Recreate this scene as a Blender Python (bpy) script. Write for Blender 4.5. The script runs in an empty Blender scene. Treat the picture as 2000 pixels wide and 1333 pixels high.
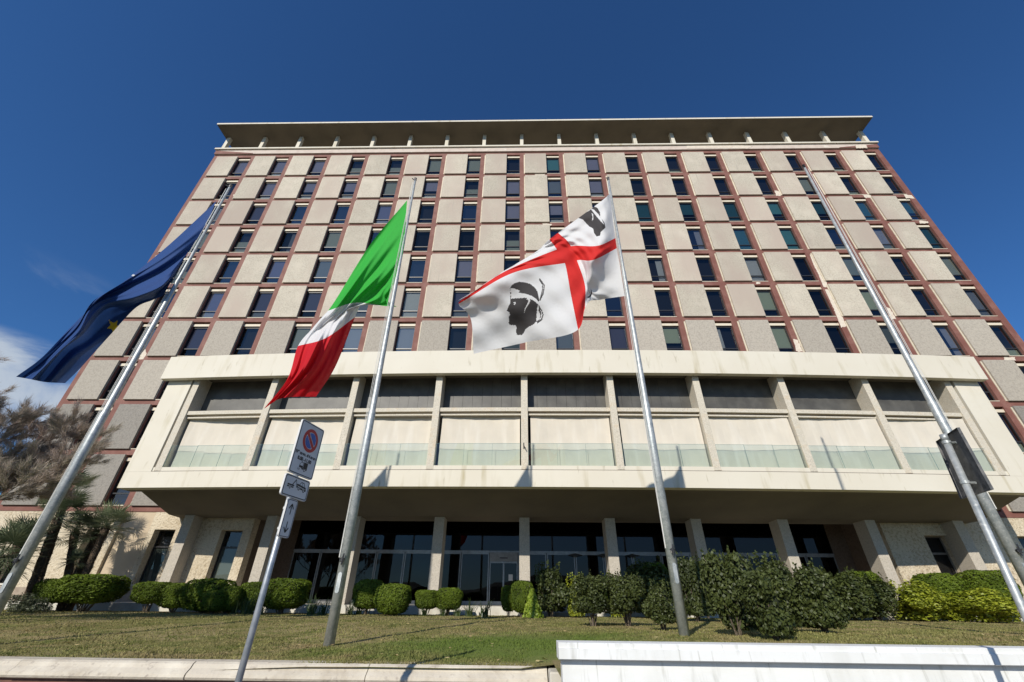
import bpy, math, random
import numpy as np
from mathutils import Vector, Matrix, Euler
R = math.radians
random.seed(7); rng = np.random.default_rng(7)
S = bpy.context.scene
COL = S.collection

# ------------------------------------------------------------------ camera
CAMZ = 1.6; FPX = 813.68
cam_d = bpy.data.cameras.new("camera"); cam = bpy.data.objects.new("camera", cam_d)
COL.objects.link(cam); S.camera = cam
cam.location = (0, 0, CAMZ)
cam.rotation_euler = (R(121.94033), R(-0.53373), R(0.96761))
cam_d.sensor_width = 36; cam_d.lens = FPX / 2000 * 36
cam_d.clip_start = 0.05; cam_d.clip_end = 2000
RM = Euler(cam.rotation_euler).to_matrix()
def at(px, py, Y):
    d = RM @ Vector(((px - 1000) / FPX, -(py - 666.5) / FPX, -1))
    d = d / d.y
    return Vector((d.x * Y, Y, CAMZ + d.z * Y))

# ------------------------------------------------------------------ helpers
def tag(o, label=None, cat=None, group=None, kind=None):
    if label: o['label'] = label
    if cat: o['category'] = cat
    if group: o['group'] = group
    if kind: o['kind'] = kind
    return o
def empty(name, loc=(0, 0, 0)):
    o = bpy.data.objects.new(name, None); COL.objects.link(o); o.location = loc
    o.empty_display_size = 0.2
    return o
class MB:
    def __init__(s): s.v = []; s.f = []; s.m = []
    def face(s, pts, m=0):
        n = len(s.v); s.v += [tuple(p) for p in pts]; s.f.append(tuple(range(n, n + len(pts)))); s.m.append(m)
    def box(s, x0, x1, y0, y1, z0, z1, m=0):
        n = len(s.v)
        s.v += [(x0,y0,z0),(x1,y0,z0),(x1,y1,z0),(x0,y1,z0),(x0,y0,z1),(x1,y0,z1),(x1,y1,z1),(x0,y1,z1)]
        for q in ((0,3,2,1),(4,5,6,7),(0,1,5,4),(1,2,6,5),(2,3,7,6),(3,0,4,7)):
            s.f.append(tuple(n + i for i in q)); s.m.append(m)
    def tube(s, pts, rad, n=12, m=0, caps=True):
        pts = [Vector(p) for p in pts]
        if not hasattr(rad, '__len__'): rad = [rad] * len(pts)
        base = len(s.v)
        for i, p in enumerate(pts):
            d = (pts[min(i + 1, len(pts) - 1)] - pts[max(i - 1, 0)]).normalized()
            a = d.cross(Vector((0, 1, 0)) if abs(d.y) < 0.9 else Vector((1, 0, 0))).normalized(); b = d.cross(a)
            for k in range(n):
                t = 2 * math.pi * k / n
                s.v.append(tuple(p + a * math.cos(t) * rad[i] + b * math.sin(t) * rad[i]))
        for i in range(len(pts) - 1):
            for k in range(n):
                k2 = (k + 1) % n
                s.f.append((base + i*n + k, base + i*n + k2, base + (i+1)*n + k2, base + (i+1)*n + k)); s.m.append(m)
        if caps:
            s.f.append(tuple(base + k for k in range(n))); s.m.append(m)
            s.f.append(tuple(base + (len(pts)-1)*n + k for k in range(n - 1, -1, -1))); s.m.append(m)
    def sweep(s, prof, xs, yf, m=0):
        """profile polygon of (d, z) swept along X on the curve Y = yf(x) + d (z may be a function of x)"""
        base = len(s.v); n = len(prof)
        for x in xs:
            for d, z in prof: s.v.append((x, yf(x) + d, z))
        for i in range(len(xs) - 1):
            for k in range(n):
                k2 = (k + 1) % n
                s.f.append((base+i*n+k, base+(i+1)*n+k, base+(i+1)*n+k2, base+i*n+k2)); s.m.append(m)
        s.f.append(tuple(base + k for k in range(n))); s.m.append(m)
        s.f.append(tuple(base + (len(xs)-1)*n + k for k in range(n-1, -1, -1))); s.m.append(m)
    def mesh(s, name, mats, smooth=False):
        me = bpy.data.meshes.new(name); me.from_pydata(s.v, [], s.f)
        if not isinstance(mats, (list, tuple)): mats = [mats]
        for x in mats: me.materials.append(x)
        if len(mats) > 1: me.polygons.foreach_set('material_index', s.m)
        if smooth: me.polygons.foreach_set('use_smooth', [True] * len(s.f))
        me.update(); return me
    def build(s, name, mats, parent=None, smooth=False, bevel=0, recalc=True):
        me = s.mesh(name, mats, smooth)
        if recalc:
            import bmesh
            bm = bmesh.new(); bm.from_mesh(me); bmesh.ops.recalc_face_normals(bm, faces=bm.faces[:]); bm.to_mesh(me); bm.free()
        o = bpy.data.objects.new(name, me); COL.objects.link(o); o.parent = parent
        if bevel:
            b = o.modifiers.new('bevel', 'BEVEL'); b.width = bevel; b.segments = 2; b.limit_method = 'ANGLE'
        return o
def inst(name, me, loc, parent):
    o = bpy.data.objects.new(name, me); COL.objects.link(o); o.location = loc; o.parent = parent
    return o
def quads_mesh(name, V, mats, midx=None, nper=4, smooth=False):
    """V: (n, nper, 3) array, one polygon per row"""
    n = len(V); me = bpy.data.meshes.new(name)
    me.vertices.add(n * nper); me.vertices.foreach_set('co', V.astype(np.float32).ravel())
    me.loops.add(n * nper); me.loops.foreach_set('vertex_index', np.arange(n * nper, dtype=np.int32))
    me.polygons.add(n); me.polygons.foreach_set('loop_start', np.arange(0, n * nper, nper, dtype=np.int32))
    me.polygons.foreach_set('loop_total', np.full(n, nper, dtype=np.int32))
    for m in (mats if isinstance(mats, (list, tuple)) else [mats]): me.materials.append(m)
    if midx is not None: me.polygons.foreach_set('material_index', midx.astype(np.int32))
    me.update(); me.validate(); return me

# ------------------------------------------------------------------ materials
def mat(name, col, rough=0.8, var=(), objvar=None, bump=None, metal=0.0, coord='world', spec=0.5, island=None, trans=0.0, bump2=None):
    """var: list of (scale (x,y,z), colour, lo, hi) noise mixes; bump: (scale, strength, distance); island: second colour mixed per loose piece"""
    m = bpy.data.materials.new(name); m.use_nodes = True; nt = m.node_tree; N = nt.nodes; L = nt.links
    b = N['Principled BSDF']; b.inputs['Roughness'].default_value = rough; b.inputs['Metallic'].default_value = metal
    b.inputs['Specular IOR Level'].default_value = spec
    if coord == 'world': src = N.new('ShaderNodeNewGeometry').outputs['Position']
    else: src = N.new('ShaderNodeTexCoord').outputs['Object']
    cur = None
    rgb = N.new('ShaderNodeRGB'); rgb.outputs[0].default_value = (*col, 1); cur = rgb.outputs[0]
    if island:
        g = N.new('ShaderNodeNewGeometry'); mx = N.new('ShaderNodeMix'); mx.data_type = 'RGBA'
        L.new(g.outputs['Random Per Island'], mx.inputs[0]); L.new(cur, mx.inputs[6]); mx.inputs[7].default_value = (*island, 1); cur = mx.outputs[2]
    for sc, c2, lo, hi in var:
        if not hasattr(sc, '__len__'): sc = (sc, sc, sc)
        mp = N.new('ShaderNodeMapping'); mp.inputs['Scale'].default_value = sc; mp.inputs['Location'].default_value = (random.random()*9, random.random()*9, random.random()*9)
        L.new(src, mp.inputs[0])
        no = N.new('ShaderNodeTexNoise'); no.inputs['Scale'].default_value = 1; no.inputs['Detail'].default_value = 4; L.new(mp.outputs[0], no.inputs['Vector'])
        mr = N.new('ShaderNodeMapRange'); mr.inputs[1].default_value = lo; mr.inputs[2].default_value = hi; L.new(no.outputs['Fac'], mr.inputs[0])
        mx = N.new('ShaderNodeMix'); mx.data_type = 'RGBA'; L.new(mr.outputs[0], mx.inputs[0]); L.new(cur, mx.inputs[6]); mx.inputs[7].default_value = (*c2, 1); cur = mx.outputs[2]
    if objvar:
        oi = N.new('ShaderNodeObjectInfo'); gg = N.new('ShaderNodeNewGeometry'); ad = N.new('ShaderNodeMath'); ad.operation = 'ADD'; L.new(oi.outputs['Random'], ad.inputs[0]); L.new(gg.outputs['Random Per Island'], ad.inputs[1])
        fr_ = N.new('ShaderNodeMath'); fr_.operation = 'FRACT'; L.new(ad.outputs[0], fr_.inputs[0])
        mr = N.new('ShaderNodeMapRange'); mr.inputs[3].default_value = objvar[0]; mr.inputs[4].default_value = objvar[1]; L.new(fr_.outputs[0], mr.inputs[0])
        vm = N.new('ShaderNodeVectorMath'); vm.operation = 'SCALE'; L.new(cur, vm.inputs[0]); L.new(mr.outputs[0], vm.inputs['Scale']); cur = vm.outputs[0]
    L.new(cur, b.inputs['Base Color'])
    nrm = None
    for bp in (bump, bump2):
        if not bp: continue
        sc, st, di = bp
        no = N.new('ShaderNodeTexNoise'); no.inputs['Scale'].default_value = sc; no.inputs['Detail'].default_value = 5; L.new(src, no.inputs['Vector'])
        bu = N.new('ShaderNodeBump'); bu.inputs['Strength'].default_value = st; bu.inputs['Distance'].default_value = di
        L.new(no.outputs['Fac'], bu.inputs['Height'])
        if nrm: L.new(nrm, bu.inputs['Normal'])
        nrm = bu.outputs[0]
    if nrm: L.new(nrm, b.inputs['Normal'])
    if trans:
        tr = N.new('ShaderNodeBsdfTranslucent'); L.new(cur, tr.inputs[0]); mix = N.new('ShaderNodeMixShader'); mix.inputs[0].default_value = trans
        if nrm: L.new(nrm, tr.inputs['Normal'])
        L.new(b.outputs[0], mix.inputs[1]); L.new(tr.outputs[0], mix.inputs[2]); L.new(mix.outputs[0], N['Material Output'].inputs[0])
    return m
def glass(name, tint, refl=(.9, .93, 1), ior=1.5, rough=0.0, boost=1.0):
    m = bpy.data.materials.new(name); m.use_nodes = True; nt = m.node_tree; N = nt.nodes; L = nt.links
    N.remove(N['Principled BSDF'])
    tr = N.new('ShaderNodeBsdfTransparent'); tr.inputs[0].default_value = (*tint, 1)
    gl = N.new('ShaderNodeBsdfGlossy'); gl.inputs[0].default_value = (*refl, 1); gl.inputs['Roughness'].default_value = rough
    fr = N.new('ShaderNodeFresnel'); fr.inputs[0].default_value = ior
    mu = N.new('ShaderNodeMath'); mu.operation = 'MULTIPLY'; mu.inputs[1].default_value = boost; mu.use_clamp = True
    mx = N.new('ShaderNodeMixShader'); L.new(fr.outputs[0], mu.inputs[0]); L.new(mu.outputs[0], mx.inputs[0]); L.new(tr.outputs[0], mx.inputs[1]); L.new(gl.outputs[0], mx.inputs[2])
    L.new(mx.outputs[0], N['Material Output'].inputs[0])
    return m
M = {}
M['panel'] = mat('aggregate_panel', (.55,.50,.40), .9, [(9,(.41,.35,.275),.42,.72),(1.2,(.60,.535,.43),.45,.75),(28,(.68,.62,.51),.60,.72),((.25,.25,.12),(.49,.41,.335),.45,.62),((6,6,.35),(.40,.36,.29),.62,.80)], bump=(35,.5,.01), objvar=(.86,1.06))
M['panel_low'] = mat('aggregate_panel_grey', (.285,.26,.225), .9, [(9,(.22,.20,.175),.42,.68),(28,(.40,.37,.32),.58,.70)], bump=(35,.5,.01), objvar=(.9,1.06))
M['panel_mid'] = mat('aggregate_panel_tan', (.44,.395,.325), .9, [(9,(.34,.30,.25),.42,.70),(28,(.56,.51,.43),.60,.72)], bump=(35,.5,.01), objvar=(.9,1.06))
M['red'] = mat('red_stone_frame', (.19,.074,.054), .75, [(1.4,(.25,.115,.088),.42,.66),(12,(.19,.072,.056),.5,.75),((1.1,1.1,.55),(.66,.56,.45),.735,.745)], bump=(22,.2,.01))
M['cream_edge'] = mat('cream_window_trim', (.70,.62,.48), .7, [(2,(.55,.45,.33),.5,.8)])
M['gallery'] = mat('cream_painted_concrete', (.67,.62,.51), .8, [((2.1,2.1,.30),(.48,.42,.28),.56,.74),((.35,.35,.35),(.71,.665,.56),.4,.7),((4.3,4.3,.9),(.44,.39,.28),.66,.80)], bump=(6,.12,.02))
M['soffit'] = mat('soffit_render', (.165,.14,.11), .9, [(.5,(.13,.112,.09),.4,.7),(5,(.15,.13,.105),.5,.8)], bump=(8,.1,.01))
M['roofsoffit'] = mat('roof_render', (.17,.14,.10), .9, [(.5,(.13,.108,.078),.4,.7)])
M['post'] = mat('granite_post', (.58,.53,.43), .75, [(30,(.35,.30,.24),.56,.68),(3,(.60,.48,.33),.55,.8),(12,(.66,.60,.50),.5,.7)])
M['column'] = mat('granite_column', (.50,.45,.37), .75, [(30,(.33,.29,.24),.5,.68),(14,(.56,.50,.42),.5,.7)])
M['screen'] = mat('sun_screen_fabric', (.66,.60,.50), .9, [(.8,(.60,.55,.46),.4,.7),((3,3,.4),(.70,.65,.56),.5,.75)])
M['dark_panel'] = mat('dark_slats', (.070,.066,.058), .5, [(1.5,(.11,.105,.092),.4,.7)])
M['black'] = mat('dark_interior', (.012,.012,.013), .9)
M['stone'] = mat('rough_stone', (.60,.51,.37), .9, [(7,(.42,.335,.22),.46,.64),(.7,(.67,.585,.44),.4,.7),(18,(.30,.225,.14),.58,.68)], bump=(9,1.0,.06), bump2=(30,.6,.02))
M['smooth_stone'] = mat('smooth_stone', (.56,.455,.325), .85, [(3,(.56,.45,.31),.45,.7)], bump=(14,.25,.02))
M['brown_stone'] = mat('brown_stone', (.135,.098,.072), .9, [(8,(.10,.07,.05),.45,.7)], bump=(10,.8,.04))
M['dado'] = mat('dado_stone', (.34,.275,.205), .85, [(4,(.26,.20,.15),.45,.7)])
M['white'] = mat('white_wall_paint', (.76,.765,.74), .75, [((3,3,.5),(.66,.66,.62),.52,.72),((11,11,2.0),(.56,.56,.52),.60,.74),((26,26,1.6),(.52,.52,.48),.62,.74),((.9,.9,5),(.70,.70,.66),.5,.7)], bump=(5,.15,.02))
M['plinth'] = mat('plinth_paint', (.60,.57,.49), .8, [(2,(.46,.42,.35),.5,.75)])
M['coping'] = mat('weathered_limestone', (.56,.50,.40), .85, [(4,(.45,.39,.30),.5,.7),(13,(.36,.31,.25),.58,.72),(1.5,(.72,.66,.54),.5,.75)], bump=(18,.4,.02))
M['brick_base'] = mat('reddish_base', (.18,.085,.06), .9, [(9,(.13,.06,.045),.4,.7)])
M['frame_dark'] = mat('dark_metal_frame', (.03,.03,.032), .4)
M['alu'] = mat('aluminium', (.27,.27,.265), .4, [(6,(.20,.20,.20),.4,.7)], metal=.7)
M['alu_dull'] = mat('bronze_aluminium', (.20,.18,.165), .45, [(6,(.26,.24,.22),.4,.7)], metal=.5)
M['galv'] = mat('galvanised_steel', (.47,.49,.48), .5, [(9,(.34,.37,.37),.42,.62),(30,(.58,.59,.57),.55,.7),((3,3,.5),(.40,.38,.33),.62,.8)], metal=.45, coord='object')
M['galv_dark'] = mat('sign_post_steel', (.40,.42,.44), .45, [(14,(.30,.33,.36),.42,.62)], metal=.5, coord='object')
M['rope'] = mat('white_rope', (.68,.67,.62), .8)
M['glass'] = glass('window_glass', (.50,.53,.56), boost=1.25)
M['glass_door'] = glass('door_glass', (.16,.16,.16), refl=(.66,.66,.70), boost=.9)
M['glass_bal'] = glass('balustrade_glass', (.80,.885,.88), boost=1.2)
BL = [mat('blind_greygreen', (.37,.39,.30), .8), mat('blind_teal', (.10,.30,.30), .7), mat('blind_pale_cloud_sheen', (.60,.60,.54), .8), mat('sky_sheen_violet', (.34,.32,.39), .8), mat('blind_sage', (.46,.50,.34), .8)]  # violet is painted sky reflection; pale serves real blinds and painted cloud reflection

# ------------------------------------------------------------------ ground, street, lawn
def lawn_z(x, y):
    near = 0.80 + 0.033 * (np.clip(x, -6, 5) + 3.9)
    t = np.clip((y - 10.25) / 6.0, 0, 1)
    z = near * (1 - t) + 0.985 * t
    f = np.clip((9.2 - y) / 1.9, 0, 1) * np.clip((.9 - x) / .6, 0, 1); f = f * f * (3 - 2 * f)
    return z * (1 - f) + np.minimum(z, .848) * f
M['asphalt'] = mat('asphalt', (.05,.05,.052), .9, [(3,(.07,.068,.066),.4,.7)], bump=(60,.4,.01))
M['paving'] = mat('pavement', (.20,.185,.17), .9, [(2,(.15,.14,.13),.4,.7)], bump=(30,.3,.01))
g = MB(); g.face([(-900,-900,-.012),(900,-900,-.012),(900,900,-.012),(-900,900,-.012)])
tag(g.build('road', M['asphalt']), kind='structure')
g = MB(); g.box(-200, 200, -1.6, 9, -.5, 0.0)
tag(g.build('pavement', M['paving']), kind='structure')
def grass_mat(name, island):
    m = mat(name, (.20,.185,.062), .9, [(.45,(.32,.255,.125),.43,.60),(1.9,(.125,.145,.035),.50,.66)], island=(.36,.345,.13) if island else None, bump=None if island else (40,.8,.04), spec=.15, trans=.25 if island else 0)
    nt = m.node_tree; N = nt.nodes; L = nt.links; b = N['Principled BSDF']
    cur = b.inputs['Base Color'].links[0].from_socket
    # a watered, greener patch of lawn
    geo = N.new('ShaderNodeNewGeometry'); vm = N.new('ShaderNodeVectorMath'); vm.operation = 'SUBTRACT'; vm.inputs[1].default_value = (-.1, 9.6, .9)
    L.new(geo.outputs['Position'], vm.inputs[0])
    sc = N.new('ShaderNodeVectorMath'); sc.operation = 'MULTIPLY'; sc.inputs[1].default_value = (.27,.36,0); L.new(vm.outputs[0], sc.inputs[0])
    ln = N.new('ShaderNodeVectorMath'); ln.operation = 'LENGTH'; L.new(sc.outputs[0], ln.inputs[0])
    no = N.new('ShaderNodeTexNoise'); no.inputs['Scale'].default_value = 1.3; L.new(geo.outputs['Position'], no.inputs['Vector'])
    ad = N.new('ShaderNodeMath'); ad.operation = 'ADD'; L.new(ln.outputs['Value'], ad.inputs[0]); L.new(no.outputs['Fac'], ad.inputs[1])
    mr = N.new('ShaderNodeMapRange'); mr.inputs[1].default_value = .85; mr.inputs[2].default_value = 1.6; mr.inputs[3].default_value = 1; mr.inputs[4].default_value = 0; L.new(ad.outputs[0], mr.inputs[0])
    mx = N.new('ShaderNodeMix'); mx.data_type = 'RGBA'; L.new(mr.outputs[0], mx.inputs[0]); L.new(cur, mx.inputs[6]); mx.inputs[7].default_value = (.135,.185,.038,1)
    L.new(mx.outputs[2], b.inputs['Base Color'])
    for n in N:
        if n.type == 'BSDF_TRANSLUCENT': L.new(mx.outputs[2], n.inputs[0])
    return m
xs = np.linspace(-60, 60, 121); ys = np.linspace(7.0, 27.5, 42)
X, Y = np.meshgrid(xs, ys)
Z = lawn_z(X, Y) + .02 * np.sin(X * 1.7 + Y) * np.sin(Y * 1.3)
Z[0, :] -= .02
V = np.stack([X, Y, Z], -1)
Q = np.stack([V[:-1,:-1], V[:-1,1:], V[1:,1:], V[1:,:-1]], 2).reshape(-1, 4, 3)
me = quads_mesh('lawn', Q, grass_mat('lawn_soil', False)); o = bpy.data.objects.new('lawn', me); COL.objects.link(o); tag(o, kind='structure')
# white wall side also needs lawn up to the nearer wall
g = MB(); g.face([(.42,5.35,.93),(60,5.35,1.05),(60,7.02,1.05),(.42,7.02,.93)])
tag(g.build('lawn_border', M_l := o.data.materials[0]), kind='structure')
# blades
nb = 150000
yy = 7.1 + (24.2 - 7.1) * rng.random(nb) ** 1.9
xx = (rng.random(nb) * 2.5 - 1.22) * yy
zz = lawn_z(xx, yy) + .02 * np.sin(xx * 1.7 + yy) * np.sin(yy * 1.3) - .004
h = .015 + .026 * rng.random(nb); w = .005 + .005 * rng.random(nb) + .0006 * yy
a = rng.random(nb) * 6.28; lx = (rng.random(nb) - .5) * .05; ly = (rng.random(nb) - .5) * .05
B = np.zeros((nb, 3, 3)); ca, sa = np.cos(a) * w, np.sin(a) * w
B[:,0] = np.stack([xx - ca, yy - sa, zz], -1); B[:,1] = np.stack([xx + ca, yy + sa, zz], -1); B[:,2] = np.stack([xx + lx, yy + ly, zz + h], -1)
me = quads_mesh('grass', B, grass_mat('grass_blades', True), nper=3); o = bpy.data.objects.new('grass', me); COL.objects.link(o)
tag(o, 'short olive and green grass blades growing over the lawn', 'grass', kind='stuff')
nl = 260; ly_ = 7.3 + 14 * rng.random(nl) ** 1.5; lx_ = (rng.random(nl) * 2.4 - 1.2) * ly_; lz_ = lawn_z(lx_, ly_) + .035; LQ = np.zeros((nl, 4, 3)); la = rng.random(nl) * 6.28
for k_, (da, dr) in enumerate(((0, .045), (1.57, .02), (3.14, .045), (4.71, .02))): LQ[:, k_] = np.stack([lx_ + np.cos(la + da) * dr, ly_ + np.sin(la + da) * dr, lz_ + rng.random(nl) * .02], -1)
o = bpy.data.objects.new('fallen_leaves', quads_mesh('fallen_leaves', LQ, mat('dry_leaf', (.55,.46,.20), .8, island=(.40,.28,.12)))); COL.objects.link(o); tag(o, 'dry yellow leaves scattered over the lawn', 'leaves', kind='stuff')
# wooded ridge behind the street (mirrored in the doors)
M['ridge'] = mat('far_woods', (.035,.05,.025), .95, [(.2,(.02,.03,.015),.4,.6)])
g = MB(); prev = None
xr = np.linspace(-330, 330, 130)
hr = 9 + 3 * np.sin(xr * .021) + 2 * np.sin(xr * .09 + 1) + rng.random(130) * 2.4
for i in range(129):
    for (y0, k0, y1, k1) in ((-150, 0, -165, .75), (-165, .75, -185, 1), (-185, 1, -260, .2)):
        g.face([(xr[i], y0, hr[i]*k0), (xr[i+1], y0, hr[i+1]*k0), (xr[i+1], y1, hr[i+1]*k1), (xr[i], y1, hr[i]*k1)])
tag(g.build('hills', M['ridge'], recalc=False), kind='structure')

# ------------------------------------------------------------------ street side walls
lw = empty('low_garden_wall', (-8, 7, 0)); tag(lw, 'low weathered limestone garden wall with rounded coping in front of the lawn', 'wall')
def rel(o, parent):  # keep world coordinates when parenting to an empty away from the origin
    o.parent = parent; o.location = -parent.location; return o
b = MB()
prof = [(0,.66),(-.045,.675),(-.06,.70),(-.05,.735),(-.02,.76),(.02,.79),(.05,.835),(.09,.855),(.34,.855),(.34,.66)]
for k in range(17):
    b = MB(); b.sweep(prof, [.36 - 2.4*(k+1) + .006, .36 - 2.4*k - .006], lambda x: 7.0 + .006*math.sin(k*2.3)); rel(b.build('coping_stone', M['coping']), lw)
b = MB(); b.box(-40, .34, 7.02, 7.3, 0, .66); rel(b.build('wall_base', M['brick_base']), lw)
b = MB(); b.box(.37, .62, 6.7, 7.2, 0, .84); rel(b.build('end_block', M['plinth'], bevel=.02), lw)
ww = empty('white_garden_wall', (6, 5.2, 0)); tag(ww, 'white painted street wall with a projecting coping at lower right', 'wall')
def wwf(x): return 5.2
xs_ = list(np.linspace(.385, 30, 60))
b = MB(); b.sweep([(.012,1.105),(0,1.112),(0,1.195),(.018,1.20),(.018,1.238),(.028,1.245),(.30,1.245),(.30,1.105)], xs_, wwf); rel(b.build('coping', M['white']), ww)
b = MB(); b.sweep([(.085,.0),(.085,1.104),(.28,1.104),(.28,.0)], list(np.linspace(.42, 30, 60)), wwf); rel(b.build('wall_face', M['white']), ww)

# ------------------------------------------------------------------ tower
XP0 = -30.871; BW = 3.92084; PW = 2.112; H = 3.4; PH = 3.032; Z1 = 36.765
YP = 25.613; YR = 25.75; YG = 25.93; NB = 17; NR = 10
def px_(i): return XP0 + BW * i
def pz(r): return Z1 - H * (r - 1)
XL = px_(0) - .50; XR = px_(16) + PW + 1.31 + .50
bld = empty('office_building', (2, 25.7, 1)); tag(bld, 'tall office building with beige panels in a red grid above a projecting cream gallery', 'building')
def bp(o): return rel(o, bld)
# red grid
g = MB()
GB = 5.85
for r in range(1, NR + 1):
    zb = pz(r) ; zt = pz(r) + PH
    g.box(XL, XR, YR, 26.35, (pz(r + 1) + PH) if r < NR else GB, zb)
    # mullions between windows
    g.box(XL, px_(0) + PW, YR, 26.35, zb, zt)
    for i in range(NB):
        x0 = px_(i) + PW + 1.31
        x1 = px_(i + 1) + PW if i < NB - 1 else XR
        g.box(x0, x1, YR, 26.35, zb, zt)
g.box(XL, XR, YR, 26.35, pz(1) + PH, 40.22)
bp(g.build('red_frame', M['red'], recalc=False))
# raised mullion fins left of each window, thin cream edge
# body behind
M['side'] = mat('side_wall', (.40,.34,.27), .9, [(1,(.34,.29,.23),.4,.7)])
g = MB(); g.box(XL + .01, XR - .01, 26.36, 40, 6.4, 40.8); bp(g.build('building_body', M['side']))
for a_, b_, c_ in ((XL + .02, -17.62, 26.36), (22.62, XR - .02, 26.36), (-17.6, 22.6, 29.9)):
    g = MB(); g.box(a_, b_, c_, 39.9, 0, 6.39); bp(g.build('ground_floor_body', M['side']))
# parapet
g = MB(); g.box(XL, XR, 25.60, 26.35, 40.22, 40.84); bp(g.build('parapet', mat('parapet_render', (.62,.53,.45), .85, [(2,(.55,.45,.38),.45,.7),((1,1,3),(.72,.66,.56),.66,.7)]), bevel=.01))
g = MB(); g.box(XL - .12, XR + .12, 25.45, 40, 40.86, 41.05); bp(g.build('roof_deck', M['gallery']))
g = MB()
for s_, xa, xb in ((1, XL - .01, px_(0) + PW + 1.4), (-1, XR + .01, px_(16) + .0)):
    g.face([(xa, 25.59, 40.23), (xb, 25.59, 40.23), (xb, 25.59, 40.30), (xa, 25.59, 40.78)])
    g.face([(xa, 25.60, 40.23), (xb, 25.60, 40.23), (xb, 25.60, 40.30), (xa, 25.60, 40.78)])
bp(g.build('bare_plaster', M['red'], recalc=False))
for i in range(18):
    x = px_(0) - .30 + BW * i
    g = MB(); g.box(x - .17, x + .17, 25.85, 26.2, 41.05, 43.5); bp(g.build('roof_post', M['gallery']))
g = MB(); g.box(-31.62, 35.75, 24.4, 38, 43.5, 43.72)
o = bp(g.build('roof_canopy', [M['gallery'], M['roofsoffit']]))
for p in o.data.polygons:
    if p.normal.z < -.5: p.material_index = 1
g = MB(); g.box(-29, 33, 30, 38, 41.05, 43.5); bp(g.build('penthouse_wall', M['side']))

# facade cells
M['panel_trim'] = mat('panel_edge_mortar', (.62,.545,.42), .8, [(3,(.50,.43,.33),.45,.7)])
pm = MB(); pm.box(0, PW, 0, .14, 0, PH); panel_me = pm.mesh('wall_panel', M['panel']); panel_me_mid = pm.mesh('wall_panel', M['panel_mid']); panel_me_low = pm.mesh('wall_panel', M['panel_low'])
WW = 1.31
def window_mesh():
    f = MB()
    f.box(0, WW, .27, .29, 0, PH, 1)                       # dark room behind
    f.box(0, .06, 0, .06, 0, PH - .42); f.box(WW - .06, WW, 0, .06, 0, PH - .42)
    f.box(.06, WW - .06, 0, .06, 0, .06); f.box(.06, WW - .06, 0, .06, PH - .48, PH - .42)
    f.box(.06, WW - .06, -.01, .06, .70, .78)
    f.box(0, WW, -.02, .27, PH - .42, PH - .36, 1)
    return f.mesh('window', [M['frame_dark'], M['black']])
win_me = window_mesh()
def pane_mesh(m):
    f = MB(); f.face([(.06,.03,.06),(WW-.06,.03,.06),(WW-.06,.03,.70),(.06,.03,.70)]); f.face([(.06,.03,.78),(WW-.06,.03,.78),(WW-.06,.03,PH-.48),(.06,.03,PH-.48)])
    return f.mesh('pane', m)
M['glass_b'] = glass('window_glass_bright', (.45,.47,.52), boost=2.6); M['glass_c'] = glass('window_glass_dark', (.30,.33,.38), boost=.9)
pane_me = pane_mesh(M['glass']); pane_var = [pane_me, pane_me, pane_mesh(M['glass_b']), pane_mesh(M['glass_c'])]
M['curtain'] = mat('net_curtain', (.55,.55,.52), .9)
def curtain_mesh(x0, x1):
    f = MB(); n = int((x1 - x0) / .045)
    for k in range(n):
        a_, b_ = x0 + (x1-x0)*k/n, x0 + (x1-x0)*(k+1)/n; f.face([(a_, .12 + .03*(k%2), .1), (b_, .12 + .03*((k+1)%2), .1), (b_, .12 + .03*((k+1)%2), PH-.5), (a_, .12 + .03*(k%2), PH-.5)])
    return f.mesh('curtain', M['curtain'])
curt = [curtain_mesh(.07, .45), curtain_mesh(.75, 1.24), curtain_mesh(.07, 1.24)]
trim_m = MB(); trim_m.box(-.10, -.001, .10, .14, .02, PH - .06); trim_me = trim_m.mesh('edge_trim', M['panel_trim'])
box_m = MB(); box_m.box(0, WW, -.10, .0, PH - .36, PH - .16); box_me = box_m.mesh('shutter_box', M['cream_edge'])
sill_m = MB(); sill_m.box(-.0, WW, -.20, .0, -.0, .045); sill_me = sill_m.mesh('sill', M['cream_edge'])
blinds = {}
def blind_mesh(mi, z0, z1):
    k = (mi, round(z0, 2), round(z1, 2))
    if k not in blinds:
        f = MB(); f.box(.07, WW - .07, .09, .10, z0, z1); blinds[k] = f.mesh('blind_or_sheen', BL[mi])
    return blinds[k]
def visible(r, i):
    if r <= 7: return True
    if r == 8: return i <= 1 or i >= 15
    return i <= 2 or i >= 15
cells = [(r, i) for r in range(1, 11) for i in range(NB) if visible(r, i)]
cells.sort(key=lambda c: (-c[0], abs(c[1] - 8)))
big = set(cells[:100])
restP = MB(); restW = MB(); restG = MB(); restB = MB(); restX = MB()
def add_mesh(dst, me, loc, m=None):
    n = len(dst.v); dst.v += [tuple(v.co + Vector(loc)) for v in me.vertices]
    for p in me.polygons: dst.f.append(tuple(n + k for k in p.vertices)); dst.m.append(p.material_index if m is None else m)
wr = random.Random(3)
OFF = Vector(bld.location)
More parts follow.
